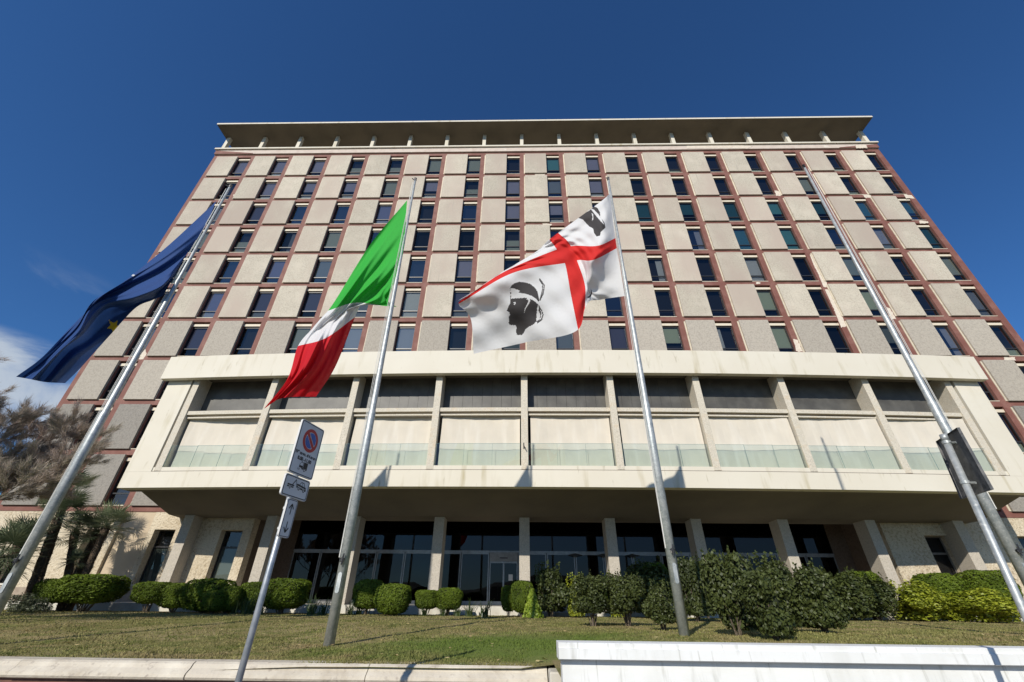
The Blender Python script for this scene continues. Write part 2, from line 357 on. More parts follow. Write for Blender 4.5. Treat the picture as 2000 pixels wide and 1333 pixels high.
for r in range(1, NR + 1):
    for i in range(NB):
        if not visible(r, i) and not (r > 7 and (i < 3 or i > 14)):
            continue
        x = px_(i); z = pz(r)
        # blinds as seen: teal on the third floor right of centre, sage panes lower right; pale sheets by the flag and violet ones at left are painted sky reflection
        q = wr.random(); bl = []
        if r in (3,) and i >= 10: bl = [(1, .1 if wr.random() < .5 else 1.2, PH - .5)]
        elif r == 4 and i in (12, 13, 16): bl = [(1, .1, PH - .5)]
        elif r == 1 and i == 8: bl = [(1, .8, PH - .5)]
        elif i > 9 and r in (2, 5, 6, 7) and q < .42: bl = [(4 if q < .25 else 0, 1.25 if wr.random() < .6 else .8, PH - .5)]
        elif i > 9 and q < .5: bl = [(4, .07, .68)]
        elif i <= 9 and q < .20: bl = [(0, .8, PH - .5)]
        elif i <= 9 and q < .40: bl = [(3, .8, PH - .5)]  # violet sheet puts the purple-grey sky reflection into the window colour
        elif i <= 9 and q < .55: bl = [(3, .8, PH - .5), (2, .07, .68)]
        elif i <= 9 and q < .64: bl = [(0, .07, 1.5)]
        elif i <= 9 and q < .76: bl = [(3, 1.3, PH - .5), (2, .07, .68)]
        if r in (6, 7) and i in (4, 5): bl = [(2, .07, PH - .5)]  # full pale sheets stand in for bright clouds reflected in the panes
        if (r, i) in big:
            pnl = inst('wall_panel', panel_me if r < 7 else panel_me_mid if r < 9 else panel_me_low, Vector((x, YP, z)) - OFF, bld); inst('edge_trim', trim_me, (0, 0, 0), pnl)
            w_ = inst('window', win_me, Vector((x + PW, YG, z)) - OFF, bld)
            inst('pane', pane_var[wr.randrange(4) if i > 6 else wr.choice((0, 2, 2, 3))], (0, 0, 0), w_); inst('shutter_box', box_me, (0, 0, 0), w_); inst('sill', sill_me, (0, 0, 0), w_)
            for (mi, a0, a1) in bl: inst('blind_or_sheen', blind_mesh(mi, a0, a1), (0, 0, 0), w_)
            if (not bl and wr.random() < .3) or (r == 4 and i in (15, 16)): inst('curtain', curt[wr.randrange(3)], (0, 0, 0), w_)
        else:
            add_mesh(restP, panel_me, (x, YP, z)); add_mesh(restX, trim_me, (x, YP, z)); add_mesh(restW, win_me, (x + PW, YG, z)); add_mesh(restG, pane_me, (x + PW, YG, z), 2)
            add_mesh(restX, box_me, (x + PW, YG, z)); add_mesh(restX, sill_me, (x + PW, YG, z))
            for (mi, a0, a1) in bl: add_mesh(restB, blind_mesh(mi, a0, a1), (x + PW, YG, z), mi)
tag(bp(restP.build('wall_panel', M['panel'], recalc=False)), kind='stuff')
ws = tag(bp(restW.build('window', [M['frame_dark'], M['black']], recalc=False)), kind='stuff')
for nm, mb, mt in (('pane', restG, M['glass']), ('shutter_box', restX, M['cream_edge']), ('blind_or_sheen', restB, BL)):
    if nm == 'pane': mb.m = [0] * len(mb.m)
    o = mb.build(nm, mt, recalc=False); o.parent = ws; o.location = (0, 0, 0)
# strips where the render has fallen off (cream patches on the red grid)
M['bare'] = mat('bare_render', (.72,.64,.52), .85, [(5,(.62,.52,.42),.4,.7)])
def patch(pts, y):
    c = sum((Vector(p) for p in pts), Vector((0, 0))) / len(pts)
    out = []
    for k in range(len(pts)):
        p, q = Vector(pts[k]), Vector(pts[(k + 1) % len(pts)]); n = max(1, int((q - p).length / .09))
        for j in range(n):
            t = p.lerp(q, j / n); d = (t - c).normalized(); t = t + d * (random.random() - .5) * .10; out.append((t.x, y, t.y))
    return out
def fp(pl, Y=YR, dy=-.004):
    g = MB(); g.face(patch([(at(a_, b_, Y).x, at(a_, b_, Y).z) for a_, b_ in pl], Y + dy)); bp(g.build('peeled_patch', M['bare'], recalc=False))
for pl in ([(1581,497),(1587,497),(1601,520),(1612,545),(1618,562),(1608,560),(1600,540),(1590,520)], [(1611,566),(1621,566),(1634,596),(1646,620),(1653,638),(1643,640),(1634,618),(1624,594)],
           [(1549,663),(1557,663),(1568,687),(1555,687)], [(1731,600),(1738,602),(1750,623),(1741,624)], [(1512,372),(1522,374),(1533,382),(1516,383)],
           [(1684,380),(1700,380),(1702,386),(1690,387)], [(1765,380),(1780,382),(1786,388),(1770,388)], [(1795,431),(1812,433),(1815,436),(1797,437)],
           [(276,690),(284,682),(287,690),(280,702),(271,703)], [(1960,698),(1982,698),(1984,704),(1960,705)], [(1478,551),(1486,552),(1485,555),(1476,555)], [(1045,340),(1065,340),(1064,343),(1046,343)], [(1060,437),(1078,438),(1076,441),(1061,440)]):
    fp(pl)
for pl in ([(1340,283),(1400,282),(1440,284),(1470,286),(1460,291),(1400,290),(1340,291)], [(1670,284),(1692,284),(1694,290),(1672,290)]):
    fp(pl, 25.6, -.017)

# ------------------------------------------------------------------ projecting gallery
XC = 2.62
def yb(x): return 20.8 + .78 * ((x - XC) / 23.2) ** 2
GL, GR_ = -20.5, 25.75; IL, IR = -19.05, 24.3
PXS = [.23 + 4.745 * k for k in range(-4, 6)]
def lin(a, c, n): return list(np.linspace(a, c, n))
g = MB(); g.sweep([(-.40,12.28),(-.40,13.72),(.3,13.74),(.3,12.6),(-.08,12.6),(-.08,12.28)], lin(-20.75, 26.0, 60), yb)
bp(g.build('gallery_canopy', M['gallery']))
g = MB(); xs_ = lin(-20.6, 25.85, 40); n0 = 0
for j in range(len(xs_) - 1):
    for z in (12.62, 13.6):
        g.face([(xs_[j], yb(xs_[j]) + .3, z), (xs_[j+1], yb(xs_[j+1]) + .3, z), (xs_[j+1], 25.8, z), (xs_[j], 25.8, z)])
for x in (-20.6, 25.85): g.face([(x, yb(x)+.3, 12.62), (x, 25.8, 12.62), (x, 25.8, 13.6), (x, yb(x)+.3, 13.6)])
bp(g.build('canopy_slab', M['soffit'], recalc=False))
# lower fascia, side frames
g = MB(); g.sweep([(0,6.28),(0,7.08),(.5,7.08),(.5,6.28)], lin(GL, GR_, 60), yb)
g.sweep([(0,7.085),(0,12.6),(.5,12.6),(.5,7.085)], [GL, IL], yb); g.sweep([(0,7.085),(0,12.6),(.5,12.6),(.5,7.085)], [IR, GR_], yb)
bp(g.build('gallery_front_frame', M['gallery']))
g = MB(); g.sweep([(.04,7.081),(.04,7.31),(.75,7.31),(.75,7.081)], lin(IL + .002, IR - .002, 60), yb); bp(g.build('sill_ledge', M['gallery']))
g = MB(); g.sweep([(.006,7.083),(.006,7.105),(.05,7.105),(.05,7.083)], lin(IL + .01, IR - .01, 60), yb); bp(g.build('sill_groove', M['brown_stone']))
# side walls of the gallery body and the sloping soffit
g = MB()
zs = lambda y, x: 6.28 if y < yb(x) + .9 else 6.28 - (6.28 - 5.56) * min(1, (y - yb(x) - .9) / (24.9 - yb(x) - .9))
for x in (-19.9, 25.2):
    ysd = [yb(x) + .5, yb(x) + .9, 23.5, 24.9, 25.8]
    g.face([(x, y, zs(y, x)) for y in ysd] + [(x, 25.8, 12.6), (x, yb(x) + .5, 12.6)])
bp(g.build('gallery_side_wall', M['gallery'], recalc=False))
g = MB(); xs_ = lin(-19.9, 25.2, 50)
def srow(x): return [(x, yb(x) + .5, 6.28), (x, yb(x) + .9, 6.28), (x, 24.9, 5.56), (x, 26.3, 5.52)]
for j in range(len(xs_) - 1):
    A, B_ = srow(xs_[j]), srow(xs_[j + 1])
    for k in range(3): g.face([A[k], B_[k], B_[k+1], A[k+1]])
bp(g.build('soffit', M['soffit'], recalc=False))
for a_, b_ in ((GL, -19.9), (25.2, GR_)):
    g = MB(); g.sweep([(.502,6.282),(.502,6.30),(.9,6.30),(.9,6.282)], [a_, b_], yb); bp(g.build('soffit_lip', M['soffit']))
g = MB(); g.sweep([(1.25,7.0),(1.25,12.6),(1.3,12.6),(1.3,7.0)], lin(-19.6, 24.9, 60), yb); bp(g.build('gallery_back', M['black']))
for k, x in enumerate(PXS):
    y = yb(x); g = MB(); g.box(x - .18, x + .18, y + .02, y + .98, 7.12, 12.61); bp(g.build('gallery_post', M['post'], bevel=.012))
for k in range(9):
    a_, c_ = PXS[k] + .18, PXS[k + 1] - .18
    g = MB(); g.sweep([(.10,10.22),(.10,10.43),(.62,10.43),(.62,10.22)], lin(a_, c_, 6), yb); bp(g.build('gallery_beam', M['post']))
    g = MB(); g.sweep([(.19,10.03),(.19,10.11),(.33,10.11),(.33,10.03)], lin(a_ + .01, c_ - .01, 6), yb); bp(g.build('screen_box', M['alu_dull'] if 0 else M['post']))
    # roll-down fabric screen with a faint belly
    g = MB(); nx, nz = 14, 8
    P = [[(a_ + .14 + (c_ - a_ - .2) * u / nx, yb(a_) + .37 + .05 * math.sin(math.pi * u / nx) + .015 * math.sin(u * 1.9 + v * .8 + k), 7.26 + (10.10 - 7.26) * v / nz) for u in range(nx + 1)] for v in range(nz + 1)]
    for v in range(nz):
        for u in range(nx): g.face([P[v][u], P[v][u+1], P[v+1][u+1], P[v+1][u]])
    me = g.mesh('sun_screen', M['screen'], smooth=True); o = bpy.data.objects.new('sun_screen', me); COL.objects.link(o); bp(o)
    # upper dark slatted glazing
    g = MB(); n = 8; wv = (c_ - a_) / n
    for j in range(n):
        g.box(a_ + wv * j + .006, a_ + wv * (j + 1) - .006, yb(a_ + wv * j) + .90, yb(a_ + wv * j) + .93, 10.44, 12.6)
    bp(g.build('dark_slats', M['dark_panel'], recalc=False))
    for j in range(3):
        wg = (c_ - a_ - .04) / 3; xa = a_ + .02 + wg * j
        g = MB(); g.face([(xa + .008, yb(xa) + .07, 7.31), (xa + wg - .008, yb(xa + wg) + .07, 7.31), (xa + wg - .008, yb(xa + wg) + .07, 8.44), (xa + .008, yb(xa) + .07, 8.44)])
        gp = bp(g.build('balustrade_pane', M['glass_bal'], recalc=False))
        e = MB(); e.box(xa - .005, xa + .005, yb(xa) + .062, yb(xa) + .078, 7.31, 8.44); e.box(xa + .008, xa + wg - .008, yb(xa) + .065, yb(xa) + .075, 8.434, 8.446)
        eo = e.build('pane_edge', mat('glass_edge', (.12,.22,.21), .2) if 'ge' not in M else M['ge']); M.setdefault('ge', eo.data.materials[0]); eo.parent = gp
g = MB(); g.box(.16, .20, yb(0) - .02, yb(0) + .03, 8.15, 8.45); g.tube([(.18, yb(0), 8.3), (.26, yb(0) - .2, 8.12)], .025, 8); bp(g.build('wall_bracket', M['frame_dark']))

# ------------------------------------------------------------------ ground floor
for k, x in enumerate(PXS):
    g = MB(); g.box(x - .28, x + .28, 25.0, 25.94, 1.3, 5.62); bp(g.build('entrance_column', M['column'], bevel=.012))
def holed_wall(x0, x1, z0, z1, holes, y0, y1, m=0, mb=None):
    mb = mb or MB(); cur = x0
    for (a_, b_, c_, d_) in sorted(holes):
        mb.box(cur, a_, y0, y1, z0, z1, m); mb.box(a_, b_, y0, y1, z0, c_, m); mb.box(a_, b_, y0, y1, d_, z1, m); cur = b_
    mb.box(cur, x1, y0, y1, z0, z1, m); return mb
WZ0, WZ1 = 2.15, 4.90
LH = [(-21.06-3.92*2,-19.83-3.92*2,WZ0,WZ1),(-21.06-3.92,-19.83-3.92,WZ0,WZ1),(-21.06,-19.83,WZ0,WZ1),(-17.15,-15.90,WZ0,WZ1)]
RH = [(22.45,23.70,WZ0,WZ1),(27.50,28.75,WZ0,WZ1),(31.42,32.67,WZ0,WZ1)]
bp(holed_wall(-31.3, -23.2, .9, GB - .003, LH[:2], 25.78, 26.35).build('stone_wall', M['stone'], recalc=False))
bp(holed_wall(-23.2, -21.4, .9, GB - .003, [], 25.80, 26.35).build('smooth_wall', M['smooth_stone'], recalc=False))
bp(holed_wall(-21.4, -15.40, .9, GB - .003, LH[2:], 25.78, 26.35).build('stone_wall', M['stone'], recalc=False))
bp(holed_wall(20.3, XR - .05, .9, GB - .003, RH, 25.78, 26.35).build('stone_wall', M['stone'], recalc=False))
g = MB(); g.box(-23.5, -23.15, 25.62, 25.9, 1.3, GB - .01); bp(g.build('stone_fin', M['stone']))
for a_, b_ in ((-31.35, -15.42), (20.32, 35.6)):
    g = MB(); g.box(a_, b_, 25.74, 25.77, .9, 1.98); bp(g.build('dado', M['dado']))
for (a_, b_, c_, d_) in LH + RH:
    f = MB(); y = 26.20; t = .07
    f.box(a_, a_+t, y, y+.06, c_, d_); f.box(b_-t, b_, y, y+.06, c_, d_); f.box(a_+t, b_-t, y, y+.06, c_, c_+t); f.box(a_+t, b_-t, y, y+.06, d_-t, d_); f.box(a_+t, b_-t, y-.01, y+.06, 3.98, 4.08)
    f.box(a_, b_, y+.10, y+.12, c_, d_, 1)
    fr = bp(f.build('ground_window', [M['alu_dull'] if a_ > 0 else M['frame_dark'], M['black']]))
    p_ = MB(); p_.face([(a_+t, y+.03, c_+t), (b_-t, y+.03, c_+t), (b_-t, y+.03, d_-t), (a_+t, y+.03, d_-t)]); po = p_.build('pane', M['glass'], recalc=False); po.parent = fr
    p_ = MB(); p_.box(a_+t, b_-t, y+.065, y+.075, c_+t, 3.97 if a_ < 0 else c_ + .3); po = p_.build('blind_or_sheen', BL[0]); po.parent = fr
    sl = MB(); sl.box(a_ - .04, b_ + .04, 25.70, 25.80, c_ - .09, c_ - .0); so = sl.build('sill', M['plinth']); so.parent = fr
# recessed brown walls and entrance glazing
GX0, GX1, GY = -14.2, 19.2, 28.9
for a_, b_ in ((-17.6, GX0), (GX1, 22.6)):
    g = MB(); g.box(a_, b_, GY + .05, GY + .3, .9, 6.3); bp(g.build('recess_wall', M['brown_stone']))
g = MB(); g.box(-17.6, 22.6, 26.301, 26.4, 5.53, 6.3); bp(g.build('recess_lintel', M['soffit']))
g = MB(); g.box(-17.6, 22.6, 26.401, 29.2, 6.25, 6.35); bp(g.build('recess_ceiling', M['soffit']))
for a_, b_ in ((-17.0, -15.41), (20.31, 22.0)):
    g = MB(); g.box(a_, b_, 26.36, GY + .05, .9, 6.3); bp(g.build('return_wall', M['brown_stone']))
g = MB(); g.box(GX0, GX1, 29.6, 29.7, 1.2, 6.4); bp(g.build('lobby_back', M['black']))
g = MB(); g.box(GX0, GX1, GY - .05, GY + .06, 4.13, 4.23); g.box(GX0, GX1, GY - .05, GY + .06, 1.36, 1.44); bp(g.build('transom', M['alu']))
g = MB(); g.face([(GX0, GY + .02, 4.23), (GX1, GY + .02, 4.23), (GX1, GY + .02, 6.25), (GX0, GY + .02, 6.25)]); bp(g.build('upper_glazing', M['glass_door'], recalc=False))
nd = 19; dw = (GX1 - GX0) / nd
for j in range(nd):
    a_ = GX0 + dw * j + .02; b_ = a_ + dw - .04; y = GY
    auto = (a_ < -1.3 < b_)
    f = MB(); t = .065
    top = 4.13 if not auto else 3.65
    f.box(a_, a_+t, y-.035, y+.045, 1.44, top); f.box(b_-t, b_, y-.035, y+.045, 1.44, top)
    f.box(a_+t, b_-t, y-.035, y+.045, top-.10, top); f.box(a_+t, b_-t, y-.035, y+.045, 1.44, 1.56)
    if auto: f.box((a_+b_)/2-.05, (a_+b_)/2+.05, y-.035, y+.045, 1.56, top-.10)
    dr = bp(f.build('entrance_door', M['alu']))
    p_ = MB(); p_.face([(a_+t, y, 1.56), (b_-t, y, 1.56), (b_-t, y, top-.1), (a_+t, y, top-.1)]); po = p_.build('pane', M['glass_door'], recalc=False); po.parent = dr
    if auto:
        hb = MB(); hb.box(a_, b_, y-.14, y+.05, 3.66, 4.13); hb.box(a_+.62, b_-.62, y-.15, y-.14, 3.80, 3.85, 1); ho = hb.build('door_header', [M['alu_dull'], M['black']]); ho.parent = dr
        nt_ = MB(); nt_.box(b_-.55, b_-.30, y-.045, y-.04, 2.62, 2.95); no_ = nt_.build('paper_notice', mat('paper', (.55,.55,.55), .8)); no_.parent = dr
    elif 8 < j < 12:
        cl = MB(); xm = b_ + .02
        cl.face([(xm-.5, y-.10, 4.02), (xm, y-.32, 3.92), (xm, y-.10, 4.12)]); cl.face([(xm, y-.32, 3.92), (xm+.5, y-.10, 4.02), (xm, y-.10, 4.12)]); co = cl.build('door_top_triangles', M['alu'], recalc=False); co.parent = dr  # two metal triangles meeting over the joint between doors
# platform
g = MB(); g.box(-31, 36, 24.35, 29.6, .6, 1.35); bp(g.build('plinth', M['plinth'], bevel=.015))
for x in (-8.2, -3.6, .9, 6.5): 
    g = MB(); g.box(x, x + 1.6, 24.0, 24.36, .7, 1.12); bp(g.build('entrance_step', M['plinth'], bevel=.01))

# ------------------------------------------------------------------ flag poles
YF = 10.25
POLES = [(-11.03, -11.12, 14.96, 'bearing the dark blue starred flag at far left'), (-3.84, -4.02, 15.26, 'bearing the green, white and red flag'),
         (3.285, 3.36, 15.2, 'bearing the white flag with red cross'), (10.62, 10.94, 15.85, 'without any flag, at far right')]
for n, (xb_, xt, zt, lab) in enumerate(POLES):
    z0 = float(lawn_z(xb_, YF)) - .03
    t = empty('flagpole', (xb_, YF, z0)); tag(t, 'tall galvanised steel flagpole ' + lab, 'flagpole', 'flagpoles in a row on the lawn')
    P = lambda z: Vector((xb_ + (xt - xb_) * (z - z0) / (zt - z0), YF, z)) - t.location
    g = MB()
    pts, rd = [], []
    zz_ = [z0, z0 + 5.0, z0 + 5.06, z0 + 9.6, z0 + 9.66, zt]; rr_ = [.108, .094, .080, .062, .050, .038]
    for a_, b_ in zip(zz_, rr_): pts.append(P(a_)); rd.append(b_)
    g.tube(pts, rd, 20); g.build('shaft', M['galv'], t, smooth=False)
    for p in t.children[0].data.polygons: p.use_smooth = len(p.vertices) == 4
    g = MB(); c = P(zt)
    g.tube([c + Vector((0,0,0)), c + Vector((0,0,.05)), c + Vector((0,0,.06)), c + Vector((0,0,.12)), c + Vector((0,0,.16))], [.05, .05, .02, .055, .02], 10)
    g.tube([c + Vector((0,-.02,-.02)), c + Vector((-.10,-.10,.0))], .018, 6); g.build('finial', M['frame_dark'] if n == 3 else M['alu_dull'], t)
    g = MB(); side = 1 if n == 3 else -1
    lo, hi = P(z0 + (1.6 if n != 3 else 2.4)), P(zt - .15)
    for dx, sag in ((.105, 0), (.115, .03)):
        pp = []
        for k in range(15):
            q = k / 14; v = lo.lerp(hi, q); pp.append(v + Vector((side * (dx * (1 - q * .45) + sag * math.sin(q * math.pi)), -.05, 0)))
        g.tube(pp, .0065, 5)
    g.build('halyard', M['rope'], t)
    g = MB(); c = P(z0 + 1.55)
    g.box(c.x - .03, c.x + .03, c.y - .16, c.y - .09, c.z - .02, c.z + .02); g.tube([c + Vector((0, -.15, -.10)), c + Vector((0.02, -.16, .12))], .016, 7)
    for k in range(5): 
        a_ = k * 1.3; g.tube([c + Vector((math.cos(a_)*.05, -.14, math.sin(a_)*.05)), c + Vector((math.cos(a_+1.6)*.06, -.17, math.sin(a_+1.6)*.06))], .009, 5)
    g.build('cleat', M['frame_dark'], t)
    g = MB(); cz = z0 + 1.12
    ring = [(.042 * math.sin(q), .15 * (1 if math.cos(q) > 0 else -1) * 1.0 + .042 * math.cos(q)) for q in np.linspace(0, 2 * math.pi, 25)[:-1]]
    cx = P(cz).x
    g.v += [(cx + a_, -.112, cz - z0 + b_) for a_, b_ in ring] + [(cx + a_, -.09, cz - z0 + b_) for a_, b_ in ring]
    k = len(ring); g.f.append(tuple(range(k))); g.f += [(i_, (i_+1) % k, k + (i_+1) % k, k + i_) for i_ in range(k)]; g.m += [0] * (k + 1)
    g.build('hatch_cover', M['galv'], t)

# ------------------------------------------------------------------ flags
def hermite(xk, yk, x):
    xk = np.asarray(xk, float); yk = np.asarray(yk, float); n = len(xk); sl = np.diff(yk, axis=0) / np.diff(xk)[:, None]
    m = np.zeros_like(yk); m[0] = sl[0]; m[-1] = sl[-1]
    for i in range(1, n - 1):
        h0, h1 = xk[i] - xk[i-1], xk[i+1] - xk[i]; m[i] = (sl[i-1] * h1 + sl[i] * h0) / (h0 + h1)
    i = np.clip(np.searchsorted(xk, x) - 1, 0, n - 2); h = (xk[i+1] - xk[i]); t = ((x - xk[i]) / h)[:, None]; h = h[:, None]
    return (2*t**3-3*t**2+1)*yk[i] + (t**3-2*t**2+t)*h*m[i] + (-2*t**3+3*t**2)*yk[i+1] + (t**3-t**2)*h*m[i+1]
def inpoly(px, py, poly):
    r = np.zeros(px.shape, bool); n = len(poly)
    for i in range(n):
        x0, y0 = poly[i]; x1, y1 = poly[(i+1) % n]
        c = ((y0 > py) != (y1 > py)) & (px < (x1 - x0) * (py - y0) / (y1 - y0 + 1e-9) + x0); r ^= c
    return r
def flag(name, us, vs, net, orig, scale, nu, nv, waves, paint, mats, label):
    """net[v][u] = (crop x, crop y, depth offset); cloth in the plane of the poles with real depth folds"""
    A = np.array(net, float); U = np.linspace(0, 1, nu + 1); W = np.linspace(0, 1, nv + 1)
    rows = np.stack([hermite(us, A[k], U) for k in range(len(vs))])          # (nvk, nu+1, 3)
    G = np.stack([hermite(vs, rows[:, j], W) for j in range(nu + 1)], 1)     # (nv+1, nu+1, 3)
    UU, WW_ = np.meshgrid(U, W)
    px = orig[0] + G[..., 0] / scale; py = orig[1] + G[..., 1] / scale
    dep = YF - .04 + G[..., 2] + waves(UU, WW_)
    d = np.stack([(px - 1000) / FPX, -(py - 666.5) / FPX, -np.ones_like(px)], -1) @ np.array(RM).T
    d = d / d[..., 1:2]; P = d * dep[..., None]; P[..., 2] += CAMZ
    Pc = (px[:-1,:-1] + px[1:,1:]) / 2; Qc = (py[:-1,:-1] + py[1:,1:]) / 2
    um = (UU[:-1,:-1] + UU[1:,1:]) / 2; vm = (WW_[:-1,:-1] + WW_[1:,1:]) / 2
    mi = paint(um, vm, (Pc - orig[0]) * scale, (Qc - orig[1]) * scale)
    me = bpy.data.meshes.new(name); n = (nu + 1) * (nv + 1)
    me.vertices.add(n); me.vertices.foreach_set('co', P.astype(np.float32).ravel())
    idx = np.arange(n).reshape(nv + 1, nu + 1); F = np.stack([idx[:-1,:-1], idx[1:,:-1], idx[1:,1:], idx[:-1,1:]], -1).reshape(-1, 4)
    me.loops.add(F.size); me.loops.foreach_set('vertex_index', F.ravel().astype(np.int32)); me.polygons.add(len(F))
    me.polygons.foreach_set('loop_start', np.arange(0, F.size, 4, dtype=np.int32)); me.polygons.foreach_set('loop_total', np.full(len(F), 4, dtype=np.int32))
    for m in mats: me.materials.append(m)
    me.polygons.foreach_set('material_index', mi.ravel().astype(np.int32)); me.polygons.foreach_set('use_smooth', np.ones(len(F), bool))
    me.update(); o = bpy.data.objects.new(name, me); COL.objects.link(o); tag(o, label, 'flag', 'flags on the poles'); return o
def cloth(name, c, tr=.32): return mat(name, c, .75, bump=(9, .25, .03), bump2=(55, .12, .004), spec=.25, trans=tr)
CW = cloth('cloth_white', (.80,.80,.80)); CR = cloth('cloth_red', (.72,.035,.03)); CK = cloth('cloth_black', (.058,.053,.053), .2)
CG = cloth('cloth_green', (.045,.46,.06)); CB = cloth('cloth_blue', (.024,.068,.22), .2); CY = cloth('cloth_yellow', (.75,.56,.03), .2); CRI = cloth('cloth_flag_red', (.66,.018,.028))
# white flag with red cross and four heads
net = [[(1188,105,0),(1140,150,-.25),(800,400,.25),(735,450,.1),(560,600,.35),(55,905,.2)],
       [(1225,440,0),(1120,490,-.45),(895,500,.15),(790,525,0),(400,690,.1),(120,880,.25)],
       [(1235,515,0),(1095,590,-.35),(940,605,.1),(850,625,-.1),(460,700,-.05),(60,930,.3)],
       [(1268,700,.05),(1060,790,.25),(1000,790,-.05),(895,860,-.2),(540,930,.35),(150,1040,.7)],
       [(1300,870,.1),(1130,895,.5),(1000,960,.1),(948,1120,-.1),(560,1215,.85),(172,1300,1.35)]]
head = [(441,815),(450,795),(475,775),(510,765),(550,768),(590,780),(622,803),(642,830),(652,860),(660,905),(655,930),(645,960),(640,1005),(638,1060),(612,1085),(580,1100),(556,1118),(545,1145),(530,1160),(492,1160),(486,1130),(492,1100),(480,1088),(445,1086),(430,1072),(437,1050),(432,1030),(442,1010),(436,990),(418,980),(430,950),(443,925),(445,890)]
band = [(447,812),(475,815),(516,832),(505,845),(560,855),(600,868),(635,890),(657,915),(657,938),(625,910),(590,890),(560,884),(520,886),(447,890),(452,870),(440,862),(455,850),(442,838)]
ear = [(560,900),(575,880),(592,888),(592,912),(575,940),(558,968),(548,995),(553,965),(570,930),(580,905),(572,898)]
eye = [(462,918),(484,912),(486,922),(478,936),(466,936),(478,926)]
def ringp(p, w): c = np.mean(p, axis=0); return [tuple(c + (np.array(q) - c) * w) for q in p]
loop1 = [(662,735),(684,765),(700,790),(698,825),(690,860),(668,905),(660,900),(672,860),(682,820),(680,785),(658,752)]
loop1i = [(668,752),(682,775),(692,795),(690,825),(682,855),(676,868),(688,820),(686,782)]
loop2 = [(655,935),(680,975),(692,1010),(680,1050),(645,1075),(640,1060),(664,1040),(668,1010),(655,980)]
loop2i = [(665,965),(680,990),(683,1012),(673,1040),(660,1050),(674,1020),(672,990)]
head2 = [(946,290),(975,262),(1028,238),(1068,205),(1092,214),(1112,250),(1112,280),(1146,328),(1152,362),(1135,378),(1117,395),(1112,420),(1085,427),(1068,402),(1060,368),(1035,356),(1012,335),(985,302)]
band2 = [(1042,222),(1066,228),(1100,262),(1125,300),(1144,342),(1120,318),(1088,282),(1060,246)]
band2b = [(1048,252),(1060,262),(1062,300),(1052,312),(1056,280)]
loop3 = [(1012,880),(1032,870),(1046,850),(1042,812),(1054,845),(1046,872),(1026,886)]
def paint_s(u, v, x, y):
    m = np.zeros(u.shape, int)
    m[((v > .4) & (v < .6)) | ((u > .43) & (u < .57))] = 1
    white = m == 0
    for poly, val in ((head, 2), (band, 0), (ear, 0), (eye, 0), (loop1, 2), (loop1i, 0), (loop2, 2), (loop2i, 0)):
        s_ = inpoly(x, y, poly) & (v > .6) & (u > .57); m[s_] = val
    for poly, val in ((head2, 2), (band2, 0), (band2b, 0)):
        s_ = inpoly(x, y, poly) & (v < .4) & (u < .43); m[s_] = val
    m[inpoly(x, y, loop3) & (v > .6) & (u < .43)] = 2
    return m
wv = lambda U, V: (.10 * np.sin(9 * U - 4 * V) + .06 * np.sin(19 * U + 11 * V) * (.3 + U) + .03 * np.sin(34 * V - 13 * U) + .018 * np.sin(61 * U + 37 * V)) * (np.clip(U * 6, 0, 1))
flag('flag', [0,.14,.43,.57,.78,1], [0,.4,.6,.8,1], net, (880,350), 3.808, 430, 310, wv, paint_s, [CW, CR, CK], 'white flag with a red cross and black heads, blown towards the left')
# green white red flag
net = [[(855,120,0),(640,380,.1),(408,745,.2),(380,775,.2),(315,850,.25),(238,945,.1),(178,1130,-.05),(45,1300,.1)],
       [(828,420,0),(715,560,.15),(560,700,.25),(520,735,.3),(450,800,.3),(395,900,-.25),(300,1080,-.3),(150,1240,.05)],
       [(750,680,.1),(742,712,.3),(722,718,.55),(600,708,.5),(588,722,.5),(560,782,.75),(450,1060,.9),(340,1232,.95)]]
def paint_i(u, v, x, y):
    m = np.zeros(u.shape, int); m[u > .335] = 1; m[u > .66] = 2; return m
wv2 = lambda U, V: (.10 * np.sin(22 * V + 5 * U) * (1 - .4 * V) + .07 * np.sin(13 * U + 7 * V) + .03 * np.sin(47 * V - 9 * U)) * np.clip(U * 6, 0, 1)
flag('flag', [0,.17,.335,.37,.5,.66,.83,1], [0,.5,1], net, (500,350), 2.897, 200, 130, wv2, paint_i, [CG, CW, CRI], 'green, white and red tricolour flag hanging down to the left')
# dark blue flag with yellow stars
net = [[(1280,160,0),(1000,420,.1),(780,600,.2),(600,735,.1),(420,905,-.1),(250,1085,-.15),(95,1200,.1)],
       [(1205,330,0),(930,545,-.2),(720,670,-.25),(545,765,-.35),(460,930,-.45),(330,1060,-.3),(180,1215,.1)],
       [(1090,500,0),(960,650,-.1),(800,735,-.05),(640,800,.3),(500,960,.35),(400,1050,.25),(270,1232,.35)],
       [(965,722,.1),(900,748,.35),(800,795,.7),(655,950,1.1),(560,1055,1.2),(470,1155,1.2),(385,1238,1.2)]]
def star(cx, cy, r, rot): return [(cx + (r if k % 2 == 0 else r * .42) * math.sin(rot + k * math.pi / 5), cy - (r if k % 2 == 0 else r * .42) * math.cos(rot + k * math.pi / 5)) for k in range(10)]
def paint_e(u, v, x, y):
    m = np.zeros(u.shape, int)
    m[inpoly(x, y, star(672, 902, 46, .62))] = 1
    m[inpoly(x, y, [(772,600),(784,592),(800,600),(788,606)])] = 2
    return m
wv3 = lambda U, V: (.16 * np.sin(14 * V + 6 * U) + .10 * np.sin(11 * U - 5 * V) + .04 * np.sin(37 * V + 15 * U)) * np.clip(U * 6, 0, 1)
flag('flag', [0,.18,.34,.5,.68,.84,1], [0,.35,.68,1], net, (0,340), 3.029, 200, 130, wv3, paint_e, [CB, CY, CW], 'dark blue flag with a yellow star, streaming to the far left')

